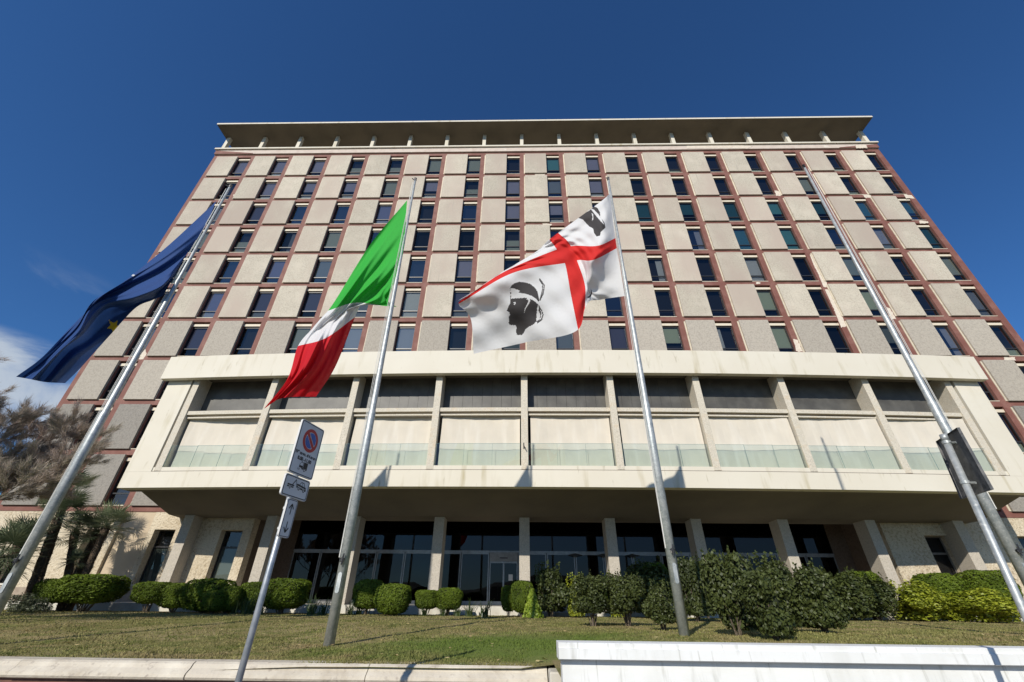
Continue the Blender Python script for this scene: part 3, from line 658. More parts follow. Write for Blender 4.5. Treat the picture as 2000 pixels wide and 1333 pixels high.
# ------------------------------------------------------------------ road sign with three plates
def text_mesh(body, size, bold=0.0):
    c = bpy.data.curves.new('t', 'FONT'); c.body = body; c.size = size; c.align_x = 'CENTER'; c.align_y = 'CENTER'; c.offset = bold; c.extrude = .0006
    o = bpy.data.objects.new('t', c); COL.objects.link(o); bpy.context.view_layer.update()
    me = bpy.data.meshes.new_from_object(o); bpy.data.objects.remove(o); return me
M['sign_white'] = mat('sign_face_white', (.70,.69,.67), .45, [(6,(.62,.61,.59),.45,.7)], coord='object'); M['sign_black'] = mat('sign_black', (.015,.015,.015), .5)
M['sign_red'] = mat('sign_red', (.50,.012,.015), .45); M['sign_blue'] = mat('sign_blue', (.012,.10,.40), .45); M['sign_edge'] = mat('sign_rim', (.62,.61,.58), .5, metal=.2)
sg = empty('road_sign', (-2.505, 4.70, 0)); tag(sg, 'grey post with no-parking, tow-away and double-arrow plates at lower left', 'road sign')
g = MB(); g.tube([(0,0,0), (0,0,3.28)], .030, 18); g.build('post', M['galv_dark'], sg)
for p in sg.children[0].data.polygons: p.use_smooth = len(p.vertices) == 4
U_ = Vector((.20, 1, 0)).normalized(); NN = Vector((U_.y, -U_.x, 0))     # plate runs away from the street, face towards +X
def rrect(w, h, r, n=5):
    out = []
    for cx, cy, a0 in ((w/2-r, h/2-r, 0), (-w/2+r, h/2-r, 90), (-w/2+r, -h/2+r, 180), (w/2-r, -h/2+r, 270)):
        for k in range(n + 1): a_ = R(a0 + 90 * k / n); out.append((cx + r*math.cos(a_), cy + r*math.sin(a_)))
    return out
def plate(origin, w, h, U, Nn, parent, rim=True):
    """local 2D (a along U, b up) -> parent space; returns function and plate object"""
    T = lambda a_, b_, o_: tuple(origin + U * a_ + Vector((0,0,1)) * b_ + Nn * o_)
    g = MB(); rr = rrect(w, h, .028); k = len(rr)
    g.v = [T(a_, b_, 0) for a_, b_ in rr] + [T(a_, b_, -.022) for a_, b_ in rr]
    g.f = [tuple(range(k)), tuple(range(2*k-1, k-1, -1))] + [(i_, (i_+1) % k, k+(i_+1) % k, k+i_) for i_ in range(k)]; g.m = [0, 1] + [1] * k
    o = g.build('sign_plate', [M['sign_white'], M['sign_edge']], parent); return T, o
def flat(T, o, name, polys, m, off=.0015):
    g = MB()
    for pl in polys: g.face([T(a_, b_, off) for a_, b_ in pl])
    x = g.build(name, m, o, recalc=False); return x
def band_(outer, inner):
    k = len(outer); return [[outer[i], outer[(i+1) % k], inner[(i+1) % k], inner[i]] for i in range(k)]
def circ(r, n=40, a0=0, a1=360, c=(0, 0)): return [(c[0] + r*math.cos(R(a0+(a1-a0)*k/(n-1 if a1-a0 < 360 else n))), c[1] + r*math.sin(R(a0+(a1-a0)*k/(n-1 if a1-a0 < 360 else n)))) for k in range(n)]
def seg(a_, b_, w):
    a_, b_ = Vector(a_), Vector(b_); d = (b_ - a_).normalized(); n = Vector((-d.y, d.x)) * w / 2; return [tuple(a_+n), tuple(a_-n), tuple(b_-n), tuple(b_+n)]
def on_line(Y): return Vector((-2.455 + .20 * (Y - 4.70), Y, 0)) - Vector((-2.505, 4.70, 0))
# large plate
c1 = (on_line(4.50) + on_line(4.91)) / 2 + Vector((0, 0, 3.06)); w1, h1 = .418, .60
T, o = plate(c1, w1, h1, U_, NN, sg)
flat(T, o, 'border_line', band_(rrect(w1-.018, h1-.018, .024), rrect(w1-.036, h1-.036, .017)), M['sign_black'])
yc = .105
flat(T, o, 'red_disc', [circ(.134, c=(.01, yc))], M['sign_red'], .0012)
halves = []
for s_ in (1, -1):
    off = .020; r_ = .096; th = math.degrees(math.asin(off / r_)); base = -45 if s_ > 0 else 135   # chord side
    pts = circ(r_, 26, base + th, base + 180 - th, (.01, yc)); halves.append(pts)
# the bar falls from upper left to lower right
flat(T, o, 'white_line', halves, M['sign_white'], .002)
sm = []
for pts in halves:
    c = sum((Vector(p) for p in pts), Vector((0,0))) / len(pts); sm.append([tuple(c + (Vector(p) - c) * .89) for p in pts])
flat(T, o, 'blue_field', sm, M['sign_blue'], .003)
def put_text(body, size, a_, b_, T, o, bold=0, name='lettering'):
    me = text_mesh(body, size, bold)
    for v in me.vertices: v.co = Vector(T(a_ + v.co.x, b_ + v.co.y, .0012 + v.co.z))
    me.materials.clear(); me.materials.append(M['sign_black']); x = bpy.data.objects.new(name, me); COL.objects.link(x); x.parent = o
put_text('IV\u00b0 merc. del mese', .047, 0, -.066, T, o, .0022)
put_text('8.00 -11.00', .053, -.005, -.124, T, o, .0026)
def X2(p, ox, oy, s): return [(ox + a_*s, oy + b_*s) for a_, b_ in p]
tk = [X2(p, -.065, -.245, .0115) for p in ([(6,2.5),(12,2.5),(12,8.5),(6,8.5)], [(0,2.5),(5.6,2.5),(5.6,4.6),(0,4.6)], [(0,4.6),(.5,4.6),(2.2,8),(1.7,8)], [(1.7,7.6),(5.6,7.6),(5.6,8.1),(1.7,8.1)], [(5.1,4.6),(5.6,4.6),(5.6,8),(5.1,8)],
       [(4,1.4),(7,1.4),(7,2.5),(4,2.5)], [(2.8,8.1),(3.6,8.1),(3.4,9.4),(3.0,9.4)], [(10.4,1.4),(12,1.4),(12,2.5),(10.4,2.5)], [(-1.5,1.2),(1.8,1.2),(1.8,1.6),(-1.5,1.6)], [(-1.8,.2),(1.6,.2),(1.6,.6),(-1.8,.6)], circ(1.5, 18, c=(8.7,1.3)))]
flat(T, o, 'sweeper_symbol', tk, M['sign_black']); flat(T, o, 'symbol_wheel', [X2(circ(.85, 14, c=(8.7,1.3)), -.065, -.245, .0115)], M['sign_white'], .0025)
# tow plate
c2 = (on_line(4.485) + on_line(4.895)) / 2 + Vector((0, 0, 2.632)); w2, h2 = .418, .222
T, o = plate(c2, w2, h2, U_, NN, sg)
flat(T, o, 'border_line', band_(rrect(w2-.018, h2-.018, .024), rrect(w2-.036, h2-.036, .017)), M['sign_black'])
s_ = .012
tw = [X2(p, -.15, -.045, s_) for p in ([(0,4),(9,4),(9,5.2),(0,5.2)], [(0,2.5),(2.5,2.5),(2.5,3.6),(0,3.6)], [(5.4,2.5),(8.6,2.5),(8.6,3.6),(5.4,3.6)], circ(1.3, 16, c=(4,2.4)), seg((6.5,5.2),(10.2,10.2),.9), seg((10.2,10.2),(11.6,5.6),.45),
      seg((12.2,6.6),(25.5,5.3),1.5), [(12,3.6),(14.2,3.9),(14.2,5.4),(12,5.6)], [(17.6,3.2),(21.4,3.0),(21.4,4.4),(17.6,4.6)], [(24.4,2.6),(26,2.5),(26,4.6),(24.4,4.6)], circ(1.5, 16, c=(15.9,3.4)), circ(1.5, 16, c=(23,2.8)),
      seg((15.6,6.6),(18,9.6),.6), seg((18,9.5),(21.8,9.2),.6), seg((21.8,9.3),(23.6,5.9),.6), seg((19.6,9.4),(19.8,6.4),.5))]
flat(T, o, 'tow_symbol', tw, M['sign_black']); flat(T, o, 'symbol_wheel', [X2(circ(.75, 14, c=q), -.15, -.045, s_) for q in ((4,2.4),(15.9,3.4),(23,2.8))], M['sign_white'], .0025)
# arrow plate
c3 = (on_line(4.615) + on_line(4.785)) / 2 + Vector((0, 0, 2.322)); w3, h3 = .165, .375
T, o = plate(c3, w3, h3, U_, NN, sg)
flat(T, o, 'border_line', band_(rrect(w3-.014, h3-.014, .02), rrect(w3-.026, h3-.026, .015)), M['sign_black'])
ar = []
for s_ in (1, -1):
    ar += [seg((0, .035*s_), (0, .135*s_), .012), seg((-.036, .092*s_), (0, .140*s_), .013), seg((.036, .092*s_), (0, .140*s_), .013)]
flat(T, o, 'arrows', ar, M['sign_black'])
for z in (3.2, 2.9, 2.63, 2.42, 2.22):
    g = MB(); g.tube([(0,0,z-.012), (0,0,z+.012)], .036, 16); g.box(-.01, .05, -.012, .012, z-.012, z+.012); g.build('clamp', M['sign_edge'], sg)
# sign seen from behind, lower right
sr = empty('road_sign', (4.13, 4.25, 0)); tag(sr, 'back of a grey metal plate on a steel post at the right edge', 'road sign')
PB = lambda z: Vector(((z) * .0935 - .04, 0, z))
g = MB(); g.tube([PB(0), PB(3.06)], .030, 18); g.tube([PB(3.04), PB(3.10)], .0325, 18); g.build('post', M['galv'], sr)
for p in sr.children[0].data.polygons: p.use_smooth = len(p.vertices) == 4
org = Vector((4.13, 4.25, 0))
cn = [Vector((4.405,4.08,3.118)), Vector((4.555,4.51,3.118)), Vector((4.49,4.51,2.518)), Vector((4.39,4.08,2.518))]
Ur = Vector((.30, 1, 0)).normalized(); Nr = Vector((-Ur.y, Ur.x, 0))
M['plate_back'] = mat('plate_back_dark', (.075,.078,.08), .6, [(9,(.15,.145,.14),.45,.65),(22,(.04,.04,.042),.55,.7)], coord='object')
g = MB(); q = [c - org for c in cn]; g.face(q); g.face([p - Nr * .003 for p in q])
for k in range(4):
    a_, b_ = q[k], q[(k+1) % 4]; g.face([a_, b_, b_ + Nr * .022, a_ + Nr * .022]); g.face([a_, b_, b_ - Nr * .003, a_ - Nr * .003])
g.build('sign_plate', M['plate_back'], sr, recalc=False)
g = MB()
for z in (3.02, 2.62):
    m_ = q[0].lerp(q[1], .5); c = PB(z); g.tube([c + Vector((0,0,-.013)), c + Vector((0,0,.013))], .037, 16)
    g.tube([c + Vector((.03, 0, 0)), c + Vector((.10, .03, 0))], .012, 8); g.tube([c + Vector((.07,-.03,-.01)), c + Vector((.07,.06,.01))], .012, 6)
g.build('clamp', M['galv'], sr)
g = MB(); a_ = q[0].lerp(q[1], .72) + Nr * .006 + Vector((0,0,-.22)); g.tube([a_, a_ + Vector((-.012,0,-.14))], .006, 5); g.build('label_strip', M['rope'], sr)

# ------------------------------------------------------------------ vegetation
def foliage(name, c, c2, rough=.5, spec=.5, tr=.25):
    return mat(name, c, rough, [(1.2, tuple(k * .72 for k in c), .45, .7)], island=c2, spec=spec, trans=tr)
F_clip = foliage('clipped_leaves', (.095,.145,.010), (.16,.215,.018), .65, .3)
F_dark = foliage('glossy_dark_leaves', (.040,.055,.013), (.095,.115,.030), .5, .35, .15)
F_yel = foliage('golden_leaves', (.26,.31,.025), (.40,.42,.035), .5)
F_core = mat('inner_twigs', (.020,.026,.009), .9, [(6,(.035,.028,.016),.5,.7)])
F_bark = mat('shrub_bark', (.16,.125,.09), .9, [(14,(.09,.07,.05),.45,.65)], bump=(30,.6,.02), coord='object')
F_palm = foliage('palm_fronds', (.10,.135,.065), (.26,.29,.17), .4, .6, .2)
F_palmtrunk = mat('palm_trunk_fibre', (.10,.07,.045), .95, [(11,(.055,.038,.024),.45,.65),((5,5,22),(.17,.125,.08),.55,.7)], bump=(24,1,.05), coord='object')
F_tam = mat('grey_green_sprays', (.25,.25,.16), .8, [(.8,(.42,.33,.27),.42,.60)], island=(.58,.47,.40), trans=.3)
F_strap = foliage('strap_leaves', (.06,.10,.03), (.11,.15,.05), .4)
def rand_unit(n):
    v = rng.normal(size=(n, 3)); return v / np.linalg.norm(v, axis=1, keepdims=True)
def leaf_quads(P, N, L, Wd, jit=.8):
    """rhombus leaves at P, facing roughly N"""
    n = len(P); nn = N + rand_unit(n) * jit; nn /= np.linalg.norm(nn, axis=1, keepdims=True)
    t = np.cross(nn, rand_unit(n)); t /= np.linalg.norm(t, axis=1, keepdims=True); b = np.cross(nn, t)
    l = (L * (.6 + .8 * rng.random(n)))[:, None] / 2; w = (Wd * (.6 + .8 * rng.random(n)))[:, None] / 2
    return np.stack([P - t*l, P - b*w + nn*l*.15, P + t*l, P + b*w + nn*l*.15], 1)
def superdir(D, p):
    return D / (np.abs(D) ** p).sum(1, keepdims=True) ** (1 / p)
def clip_proto(seed, n=9000, p=3.7, L=.06):
    D = rand_unit(n); P = superdir(D, p); 
    bump = 1 + .05 * np.sin(P[:,0]*4+seed) * np.cos(P[:,1]*5+seed) + .04 * np.sin(P[:,2]*6+seed*2) + .03 * np.sin(P[:,0]*13+seed) * np.sin(P[:,1]*11) * np.sin(P[:,2]*12)
    r = bump * (1 - .09 * rng.random(n) ** 2) * np.where(rng.random(n) < .04, 1.05, 1); P = P * r[:, None] * .5
    P[:,0:2] *= (.86 + .14 * np.clip(P[:,2:3] + .7, 0, 1))          # narrower towards the ground
    return quads_mesh('leaves', leaf_quads(P, D, L, L * .6), F_clip)
clip_me = [clip_proto(k) for k in range(3)]
def core_me(p=2.9, name='twig_core', k=.47):
    g = MB(); nl, nt_ = 20, 12
    def pt(a_, b_):
        d = np.array([[math.cos(a_)*math.cos(b_), math.sin(a_)*math.cos(b_), math.sin(b_)]]); q = superdir(d, p)[0] * k; q[:2] *= (.86 + .14 * min(1, max(0, q[2] + .7))); return tuple(q)
    for i in range(nl):
        for j in range(nt_):
            a0, a1 = 2*math.pi*i/nl, 2*math.pi*(i+1)/nl; b0, b1 = -math.pi/2 + math.pi*j/nt_, -math.pi/2 + math.pi*(j+1)/nt_
            g.face([pt(a0,b0), pt(a1,b0), pt(a1,b1), pt(a0,b1)])
    return g.mesh(name, F_core, smooth=True)
cmesh = core_me(3.4, k=.435)
def stems_me(n, spread, h, seed):
    r_ = random.Random(seed); g = MB()
    for k in range(n):
        a_ = r_.random()*6.28; d = spread * (.3 + .7 * r_.random()); q = r_.random() * .12
        g.tube([(math.cos(a_)*q, math.sin(a_)*q, -.05), (math.cos(a_)*d*.5, math.sin(a_)*d*.5, h*.5), (math.cos(a_+.2)*d, math.sin(a_+.2)*d, h)], [.022, .016, .010], 5)
    return g.mesh('stems', F_bark)
st_me = [stems_me(9, .42, 1.0, k) for k in range(2)]
def yplane(px, py):   # lawn position below a picture point (for planting beds)
    for Y in np.arange(8, 25, .05):
        p = at(px, py, float(Y))
        if p.z >= lawn_z(p.x, Y) - .001 and False: pass
    return None
def clipped(x0, x1, ytop, ybot, Y, stem=.22, lab='', i=0, sx=1.0, depth=None, mesh=None, cat='shrub', grp='clipped round shrubs along the building', m2=None):
    """shrub whose crown spans the pixels x0..x1, ytop..ybot at distance Y, standing on the lawn"""
    c = at((x0+x1)/2, (ytop+ybot)/2, Y); a_, b_ = at(x0, (ytop+ybot)/2, Y), at(x1, (ytop+ybot)/2, Y); zt = at((x0+x1)/2, ytop, Y).z
    gz = float(lawn_z(c.x, Y)); w = b_.x - a_.x; zb = gz + stem; h = max(.35, zt - zb)
    t = empty('clipped_shrub', (c.x, Y, gz)); t.rotation_euler.z = 0
    tag(t, lab, cat, grp)
    cr = inst('crown', mesh or clip_me[i % 3], (0, 0, stem + h/2), t); cr.scale = (w, depth or max(.9, w*.85), h); cr.rotation_euler.z = [0, math.pi][i % 2]
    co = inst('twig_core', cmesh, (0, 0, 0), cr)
    sm_ = inst('stems', st_me[i % 2], (0, 0, 0), t); sm_.scale = (w*.8, w*.7, stem + h*.4)
    return t
CL = [ # x0,x1,top,bottom,Y,stem,label
 (76,136,1131,1186,21.8,.36,'dark clipped shrub below the palms, leftmost of its row'), (127,229,1124,1185,22.2,.36,'large dark clipped shrub with bare stems, between palms and the first ground window'),
 (267,330,1137,1185,22.6,.34,'small clipped shrub with gap in its crown, right of the palm shadow'), (318,376,1140,1186,22.7,.20,'small boxy clipped shrub in front of the left entrance column'),
 (366,448,1133,1192,22.4,.12,'wide dark clipped shrub below the second ground window'), (400,442,1153,1196,21.6,.08,'low clipped shrub tucked in front of a wider dark one'), (428,470,1146,1194,22.0,.10,'dark clipped shrub beside strappy leaves'),
 (470,518,1139,1186,22.8,.14,'bright clipped shrub just left of the no-parking post'), (515,598,1131,1192,22.3,.20,'big bright clipped shrub just right of the no-parking post'),
 (693,750,1133,1186,22.7,.26,'round clipped shrub nearest right of the second flagpole'), (735,800,1143,1198,21.9,.10,'leaning clipped shrub, right one of the pair by the second flagpole'),
 (812,858,1153,1186,22.5,.26,'low clipped shrub at the foot of a sunlit column, left of a pair'), (851,903,1149,1187,22.6,.26,'low boxy clipped shrub left of the automatic door'),
 (979,1008,1146,1184,22.4,.24,'narrow clipped shrub right of the automatic door'), (998,1040,1135,1190,22.0,.18,'tall clipped shrub touching the golden cone shrub'),
 (1252,1306,1101,1150,22.9,.5,'clipped green dome rising behind the leafy shrubs, left of the third flagpole'), (1350,1388,1107,1160,22.9,.4,'clipped green dome right behind the third flagpole'),
 (1652,1714,1117,1160,23.3,.5,'clipped dome half hidden behind the tall leafy hedge'), (1797,1876,1121,1175,22.9,.55,'big clipped dome left of the right-hand road sign, behind golden shrubs'), (1888,1970,1117,1175,23.7,.55,'big clipped dome right beside the right-hand road sign post')]
for i, (x0, x1, yt, ybm, Y, st, lab) in enumerate(CL): clipped(x0, x1, yt, ybm, Y, st, lab, i)

def blob_shrub(seed, n, L, Wd, m, blobs=9, flat_=1.0):
    r_ = np.random.default_rng(seed); Ps, Ns = [], []
    B = []
    for k in range(blobs):
        a_ = r_.random()*6.28; d = .30 * r_.random() ** .5; B.append((d*math.cos(a_), d*math.sin(a_), .10 + .62 * r_.random(), .17 + .10 * r_.random()))
    B.append((0, 0, .5, .30))
    for (bx, by, bz, br) in B:
        k = int(n / len(B)); D = r_.normal(size=(k, 3)); D /= np.linalg.norm(D, axis=1, keepdims=True)
        rr = br * (.45 + .6 * r_.random(k) ** .45); P = np.array([bx, by, bz]) + D * rr[:, None] * np.array([1, 1, 1.05 * flat_]); Ps.append(P); Ns.append(D)
    P = np.concatenate(Ps); N_ = np.concatenate(Ns); N_[:, 2] += .4; ok = P[:, 2] > .015; P = P[ok]; N_ = N_[ok]
    # a few shoots above the outline
    for k in range(16):
        a_ = r_.random()*6.28; d = .36*r_.random()**.5; z0 = .78; hh = .10 + .16*r_.random(); q = 14
        S_ = np.stack([np.full(q, d*math.cos(a_)), np.full(q, d*math.sin(a_)), np.linspace(z0 - .1, z0 + hh, q)], 1) + r_.normal(size=(q, 3)) * .012; P = np.concatenate([P, S_]); N_ = np.concatenate([N_, r_.normal(size=(q, 3))])
    return quads_mesh('leaves', leaf_quads(P, N_ / np.linalg.norm(N_, axis=1, keepdims=True), L, Wd, .9), m)
leafy = [blob_shrub(11 + k, 11000, .062, .040, F_dark, 15) for k in range(4)]
gold = [blob_shrub(31 + k, 8000, .052, .036, F_yel, 13) for k in range(2)]
core2 = core_me(2.2, 'twig_core', .30)
def base_Y(px, py):
    for Y in np.arange(8.4, 22.8, .1):
        p = at(px, py, float(Y))
        if p.z <= float(lawn_z(p.x, Y)): return float(Y)
    return 22.8
def leafy_shrub(x, ytop, ybase, wpx, Y, lab, i, meshes=leafy, name='leafy_shrub', grp='dark leafy shrubs on the right of the lawn', stem=.25, cz=.5):
    stem = stem * .7; Y = base_Y(x, ybase)
    c = at(x, ybase, Y); gz = float(lawn_z(c.x, Y)); zt = at(x, ytop, Y).z; h = zt - gz
    a_, b_ = at(x - wpx/2, (ytop+ybase)/2, Y), at(x + wpx/2, (ytop+ybase)/2, Y); w = b_.x - a_.x; cx = (a_.x + b_.x) / 2
    t = empty(name, (cx, Y, gz)); tag(t, lab, 'shrub', grp); hs = h - stem
    cr = inst('crown', meshes[i % len(meshes)], (0, 0, stem), t); cr.scale = (w*1.06, max(.8, w*.9), hs / .93); cr.rotation_euler.z = (i * 2.4)
    cr.scale = (w*1.06, w*1.0, hs / .93)
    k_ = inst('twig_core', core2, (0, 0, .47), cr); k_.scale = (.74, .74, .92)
    s_ = inst('stems', st_me[i % 2], (0, 0, 0), t); s_.scale = (w*.75, w*.75, stem + hs*.45)
LS = [(1075,1106,1206,82,14.6,'rounded dark leafy shrub beside the golden cone shrub, leftmost of the hedge',.3), (1155,1124,1224,76,12.6,'dark leafy shrub with bare thin trunks, second from the hedge left end',.45),
 (1222,1124,1224,84,12.8,'dark leafy shrub with crooked pale trunk left of the third flagpole',.42), (1268,1100,1208,100,15.0,'tall leafy shrub behind the third flagpole',.2), (1290,1140,1232,74,11.4,'low leafy shrub touching the third flagpole on its left',.2),
 (1352,1092,1215,70,13.0,'leafy shrub directly right of the third flagpole, with column foot beyond',.25), (1425,1084,1243,100,11.0,'tallest leafy shrub, with long upright shoots, just right of the gap',.12),
 (1500,1112,1252,106,10.8,'broad leafy shrub nearest the white wall, in the hedge middle',.10), (1520,1090,1225,110,13.0,'tall leafy shrub behind the hedge middle',.1), (1592,1108,1238,96,11.9,'leafy shrub with tall thin shoots, right of the hedge middle',.12),
 (1650,1118,1212,100,13.6,'leafy shrub near the hedge right end, its top sloping down',.12), (1702,1128,1204,80,15.0,'leafy shrub next to the golden shrubs, rightmost of the dark hedge',.2)]
for i, (x, yt, ybm, w, Y, lab, st) in enumerate(LS): leafy_shrub(x, yt, ybm, w, Y, lab, i, stem=st)
for i, (x, yt, ybm, w, Y, lab) in enumerate([(1790,1138,1212,118,14.8,'wide golden shrub between the dark hedge and the green domes'), (1850,1160,1214,80,14.2,'golden shrub filling the gap between two wide golden ones'), (1925,1152,1217,126,14.0,'wide golden shrub at the foot of the right-hand sign post'),
      (1122,1126,1175,44,16.6,'small golden bush peeping between two dark leafy shrubs'), (1196,1122,1172,50,16.6,'small bright golden bush right behind the dark leafy shrubs')]):
    leafy_shrub(x, yt, ybm, w, Y, lab, i, gold, 'golden_shrub', 'golden shrubs', stem=.04)
# golden cone
def cone_mesh():
    n = 2600; z = rng.random(n) ** 1.3; a_ = rng.random(n)*6.28; r_ = (.50*(1 - z)**.85 * (.45 + .6*rng.random(n)**.5) + .04) * (1 + .08*np.sin(a_*3 + z*9))
    P = np.stack([r_*np.cos(a_), r_*np.sin(a_), z], 1); N_ = np.stack([np.cos(a_), np.sin(a_), np.full(n, .5)], 1); return quads_mesh('leaves', leaf_quads(P, N_, .17, .10, 1.1), foliage('lime_leaves', (.22,.32,.03), (.36,.43,.05)))
c = at(1040, 1202, 21.0); gz = float(lawn_z(c.x, 21.0)); t = empty('golden_cone_shrub', (c.x, 21.0, gz)); tag(t, 'small lime yellow cone-shaped shrub right of the entrance door', 'shrub')
k = inst('crown', cone_mesh(), (0,0,0), t); zt = at(1040,1153,21.0).z; k.scale = (.78,.78, zt-gz)
inst('stems', st_me[0], (0,0,0), t).scale = (.2,.2,.4)
# strappy plants
def strap_mesh(n, seed, L=.55):
    r_ = random.Random(seed); g = MB()
    for k in range(n):
        a_ = r_.random()*6.28; l = L*(.6+.5*r_.random()); lean = .25 + .7*r_.random(); bx, by = (r_.random()-.5)*.25, (r_.random()-.5)*.25; w = .014
        px0 = None; nx_, ny_ = -math.sin(a_)*w, math.cos(a_)*w
        for j in range(4):
            q = (j+1)/4; d = l*lean*q**1.4; z = l*math.sin(min(1.5, q*1.5))*(1.05-lean*.5) ; p = (bx+math.cos(a_)*d, by+math.sin(a_)*d, z)
            if px0 is None: px0 = (bx, by, -.02)
            ww_ = 1 - q*.8; w0 = 1 - (q-.25)*.8
            g.face([(px0[0]-nx_*w0, px0[1]-ny_*w0, px0[2]), (px0[0]+nx_*w0, px0[1]+ny_*w0, px0[2]), (p[0]+nx_*ww_, p[1]+ny_*ww_, p[2]), (p[0]-nx_*ww_, p[1]-ny_*ww_, p[2])]); px0 = p
    return g.mesh('leaves', F_strap)
sm2 = [strap_mesh(46, 5), strap_mesh(60, 9, .7)]
for i, (x, Y, s_, lab) in enumerate([(458,21.8,.9,'dark strappy clump left of the bright clipped shrubs'),(482,21.2,1.1,'dark spiky clump between clipped shrubs left of the no-parking post'),(508,21.6,.9,'strappy clump at the foot of the no-parking post line'),
     (608,21.8,1.0,'strappy clump left of the second flagpole, first of two'),(630,21.6,1.1,'strappy clump touching the second flagpole'),(683,22,.8,'small strappy clump right of the second flagpole'),
     (893,22.3,.8,'small dark strappy clump under a low boxy shrub'),(918,22.2,.9,'strappy clump before the automatic door, left of two'),(948,21.9,1.1,'pale strappy clump before the automatic door, right of two'),(700,22.6,.7,'tuft of strap leaves under a round clipped shrub'),
     (828,22.2,.7,'tuft below the low clipped shrub by a sunlit column'),(866,22.3,.7,'tuft below the boxy clipped shrub by a sunlit column')]):
    c = at(x, 1195, Y); o = bpy.data.objects.new('strappy_plant', sm2[i % 2]); COL.objects.link(o); o.location = (c.x, Y, float(lawn_z(c.x, Y))); o.scale = (s_*1.25,)*3; o.rotation_euler.z = i * 1.7
    tag(o, lab, 'plant', 'strappy leaved plants along the bed')
gr_me = blob_shrub(55, 1800, .09, .03, foliage('grey_leaves', (.12,.14,.08), (.22,.24,.15)), 8)
for i, (x, Y, lab, w_, h_) in enumerate([(38,20.5,'low grey-green bush at the lower left corner',1.5,.7),(72,20.8,'low silvery bush below the dark clipped shrub',1.2,.55)]):
    c = at(x, 1190, Y); o = bpy.data.objects.new('grey_bush', gr_me); COL.objects.link(o); o.location = (c.x, Y, float(lawn_z(c.x, Y))); o.scale = (w_, w_, h_); tag(o, lab, 'bush')

# palms -------------------------------------------------------------
def fan_crown(seed, nf=30, L=.62, pet=.55):
    r_ = random.Random(seed); g = MB()
    for k in range(nf):
        az = r_.random()*6.28; el = R(-35 + 115 * (k / nf) ** .9 + r_.uniform(-8, 8))
        d = Vector((math.cos(az)*math.cos(el), math.sin(az)*math.cos(el), math.sin(el))); side = Vector((-math.sin(az), math.cos(az), 0)); up = side.cross(d) * -1
        p0 = Vector((0,0,0)) + d*.05; pl = pet * r_.uniform(.75, 1.15); p1 = p0 + d*pl + Vector((0,0,-.05*pl))
        g.face([p0 - side*.012, p0 + side*.012, p1 + side*.008, p1 - side*.008]); g.face([p0 - up*.01, p0 + up*.01, p1 + up*.006, p1 - up*.006])
        ns = 17
        for j in range(ns):
            th = R(-105 + 210 * j / (ns - 1)); ll = L * (.75 + .25*math.cos(th)) * r_.uniform(.88, 1.05)
            dd = (d*math.cos(th) + side*math.sin(th) + up * (.22*abs(math.sin(th)) - .04)).normalized(); n_ = dd.cross(up).normalized() * .019
            mid = p1 + dd*ll*.5; end = p1 + dd*ll + Vector((0,0,-.12*ll)) 
            g.face([p1, mid - n_, end, mid + n_])
    return g.mesh('crown', F_palm)
fan = [fan_crown(1), fan_crown(2, 34), fan_crown(3, 18, .42, .28)]
def palm_trunk(h, lean, seed, r0=.17, r1=.20):
    r_ = random.Random(seed); g = MB(); n = 14
    pts = [(lean[0]*(k/n)**1.2, lean[1]*(k/n)**1.2, h*k/n - .08*(k == 0)) for k in range(n+1)]; g.tube(pts, [r0 + (r1-r0)*k/n + .015*math.sin(k*2.1) for k in range(n+1)], 12)
    for k in range(int(h*75)):
        q = r_.random() ** .6; a_ = r_.random()*6.28; rr = r0 + (r1-r0)*q; i = min(n-1, int(q*n)); f = q*n - i
        c = Vector(pts[i]).lerp(Vector(pts[i+1]), f); o_ = Vector((math.cos(a_), math.sin(a_), 0)); s_ = Vector((-math.sin(a_), math.cos(a_), 0)) * .03; b_ = c + o_*rr*.9
        tip = b_ + o_*r_.uniform(.05, .12) + Vector((0,0,r_.uniform(.06,.16))); g.face([b_ - s_, b_ + s_, tip]); g.face([b_ - s_*.5 + Vector((0,0,.03)), b_ + s_*.5 + Vector((0,0,.03)), tip])
    return g.mesh('trunk', F_palmtrunk), Vector(pts[-1])
for i, (bx, by_, hx, hy, Y, lab, s_) in enumerate([
      (48,1180,112,1012,22.0,'tall shaggy fan palm at the left with thick dark trunk',1.35), (60,1180,130,965,22.6,'tallest fan palm at the left, its crown reaching the first row of panels',1.25),
      (124,1178,146,1040,22.8,'slim fan palm with small head in the middle of the palm group',1.0), (140,1180,208,1030,23.0,'leaning fan palm, rightmost of the palm group',1.15), (132,1180,190,1042,23.3,'leaning fan palm half hidden behind another',1.0),
      (5,1180,38,1065,21.0,'low fan palm at the left edge behind the first flagpole',1.2), (-30,1185,0,1090,20.4,'broad low fan palm cut by the left picture edge',1.3)]):
    b_ = at(bx, by_, Y); gz = float(lawn_z(b_.x, Y)); hd = at(hx, hy, Y); me, top = palm_trunk(hd.z - gz, (hd.x - b_.x, 0), i, .14, .17)
    t = empty('fan_palm', (b_.x, Y, gz)); tag(t, lab, 'palm', 'fan palms at the left'); inst('trunk', me, (0,0,0), t)
    k = inst('crown', fan[i % 2], top, t); k.scale = (s_*1.12,)*3; k.rotation_euler.z = i
    if i == 2: q = inst('side_shoot', fan[2], (-.35, -.1, (hd.z-gz)*.62), t)
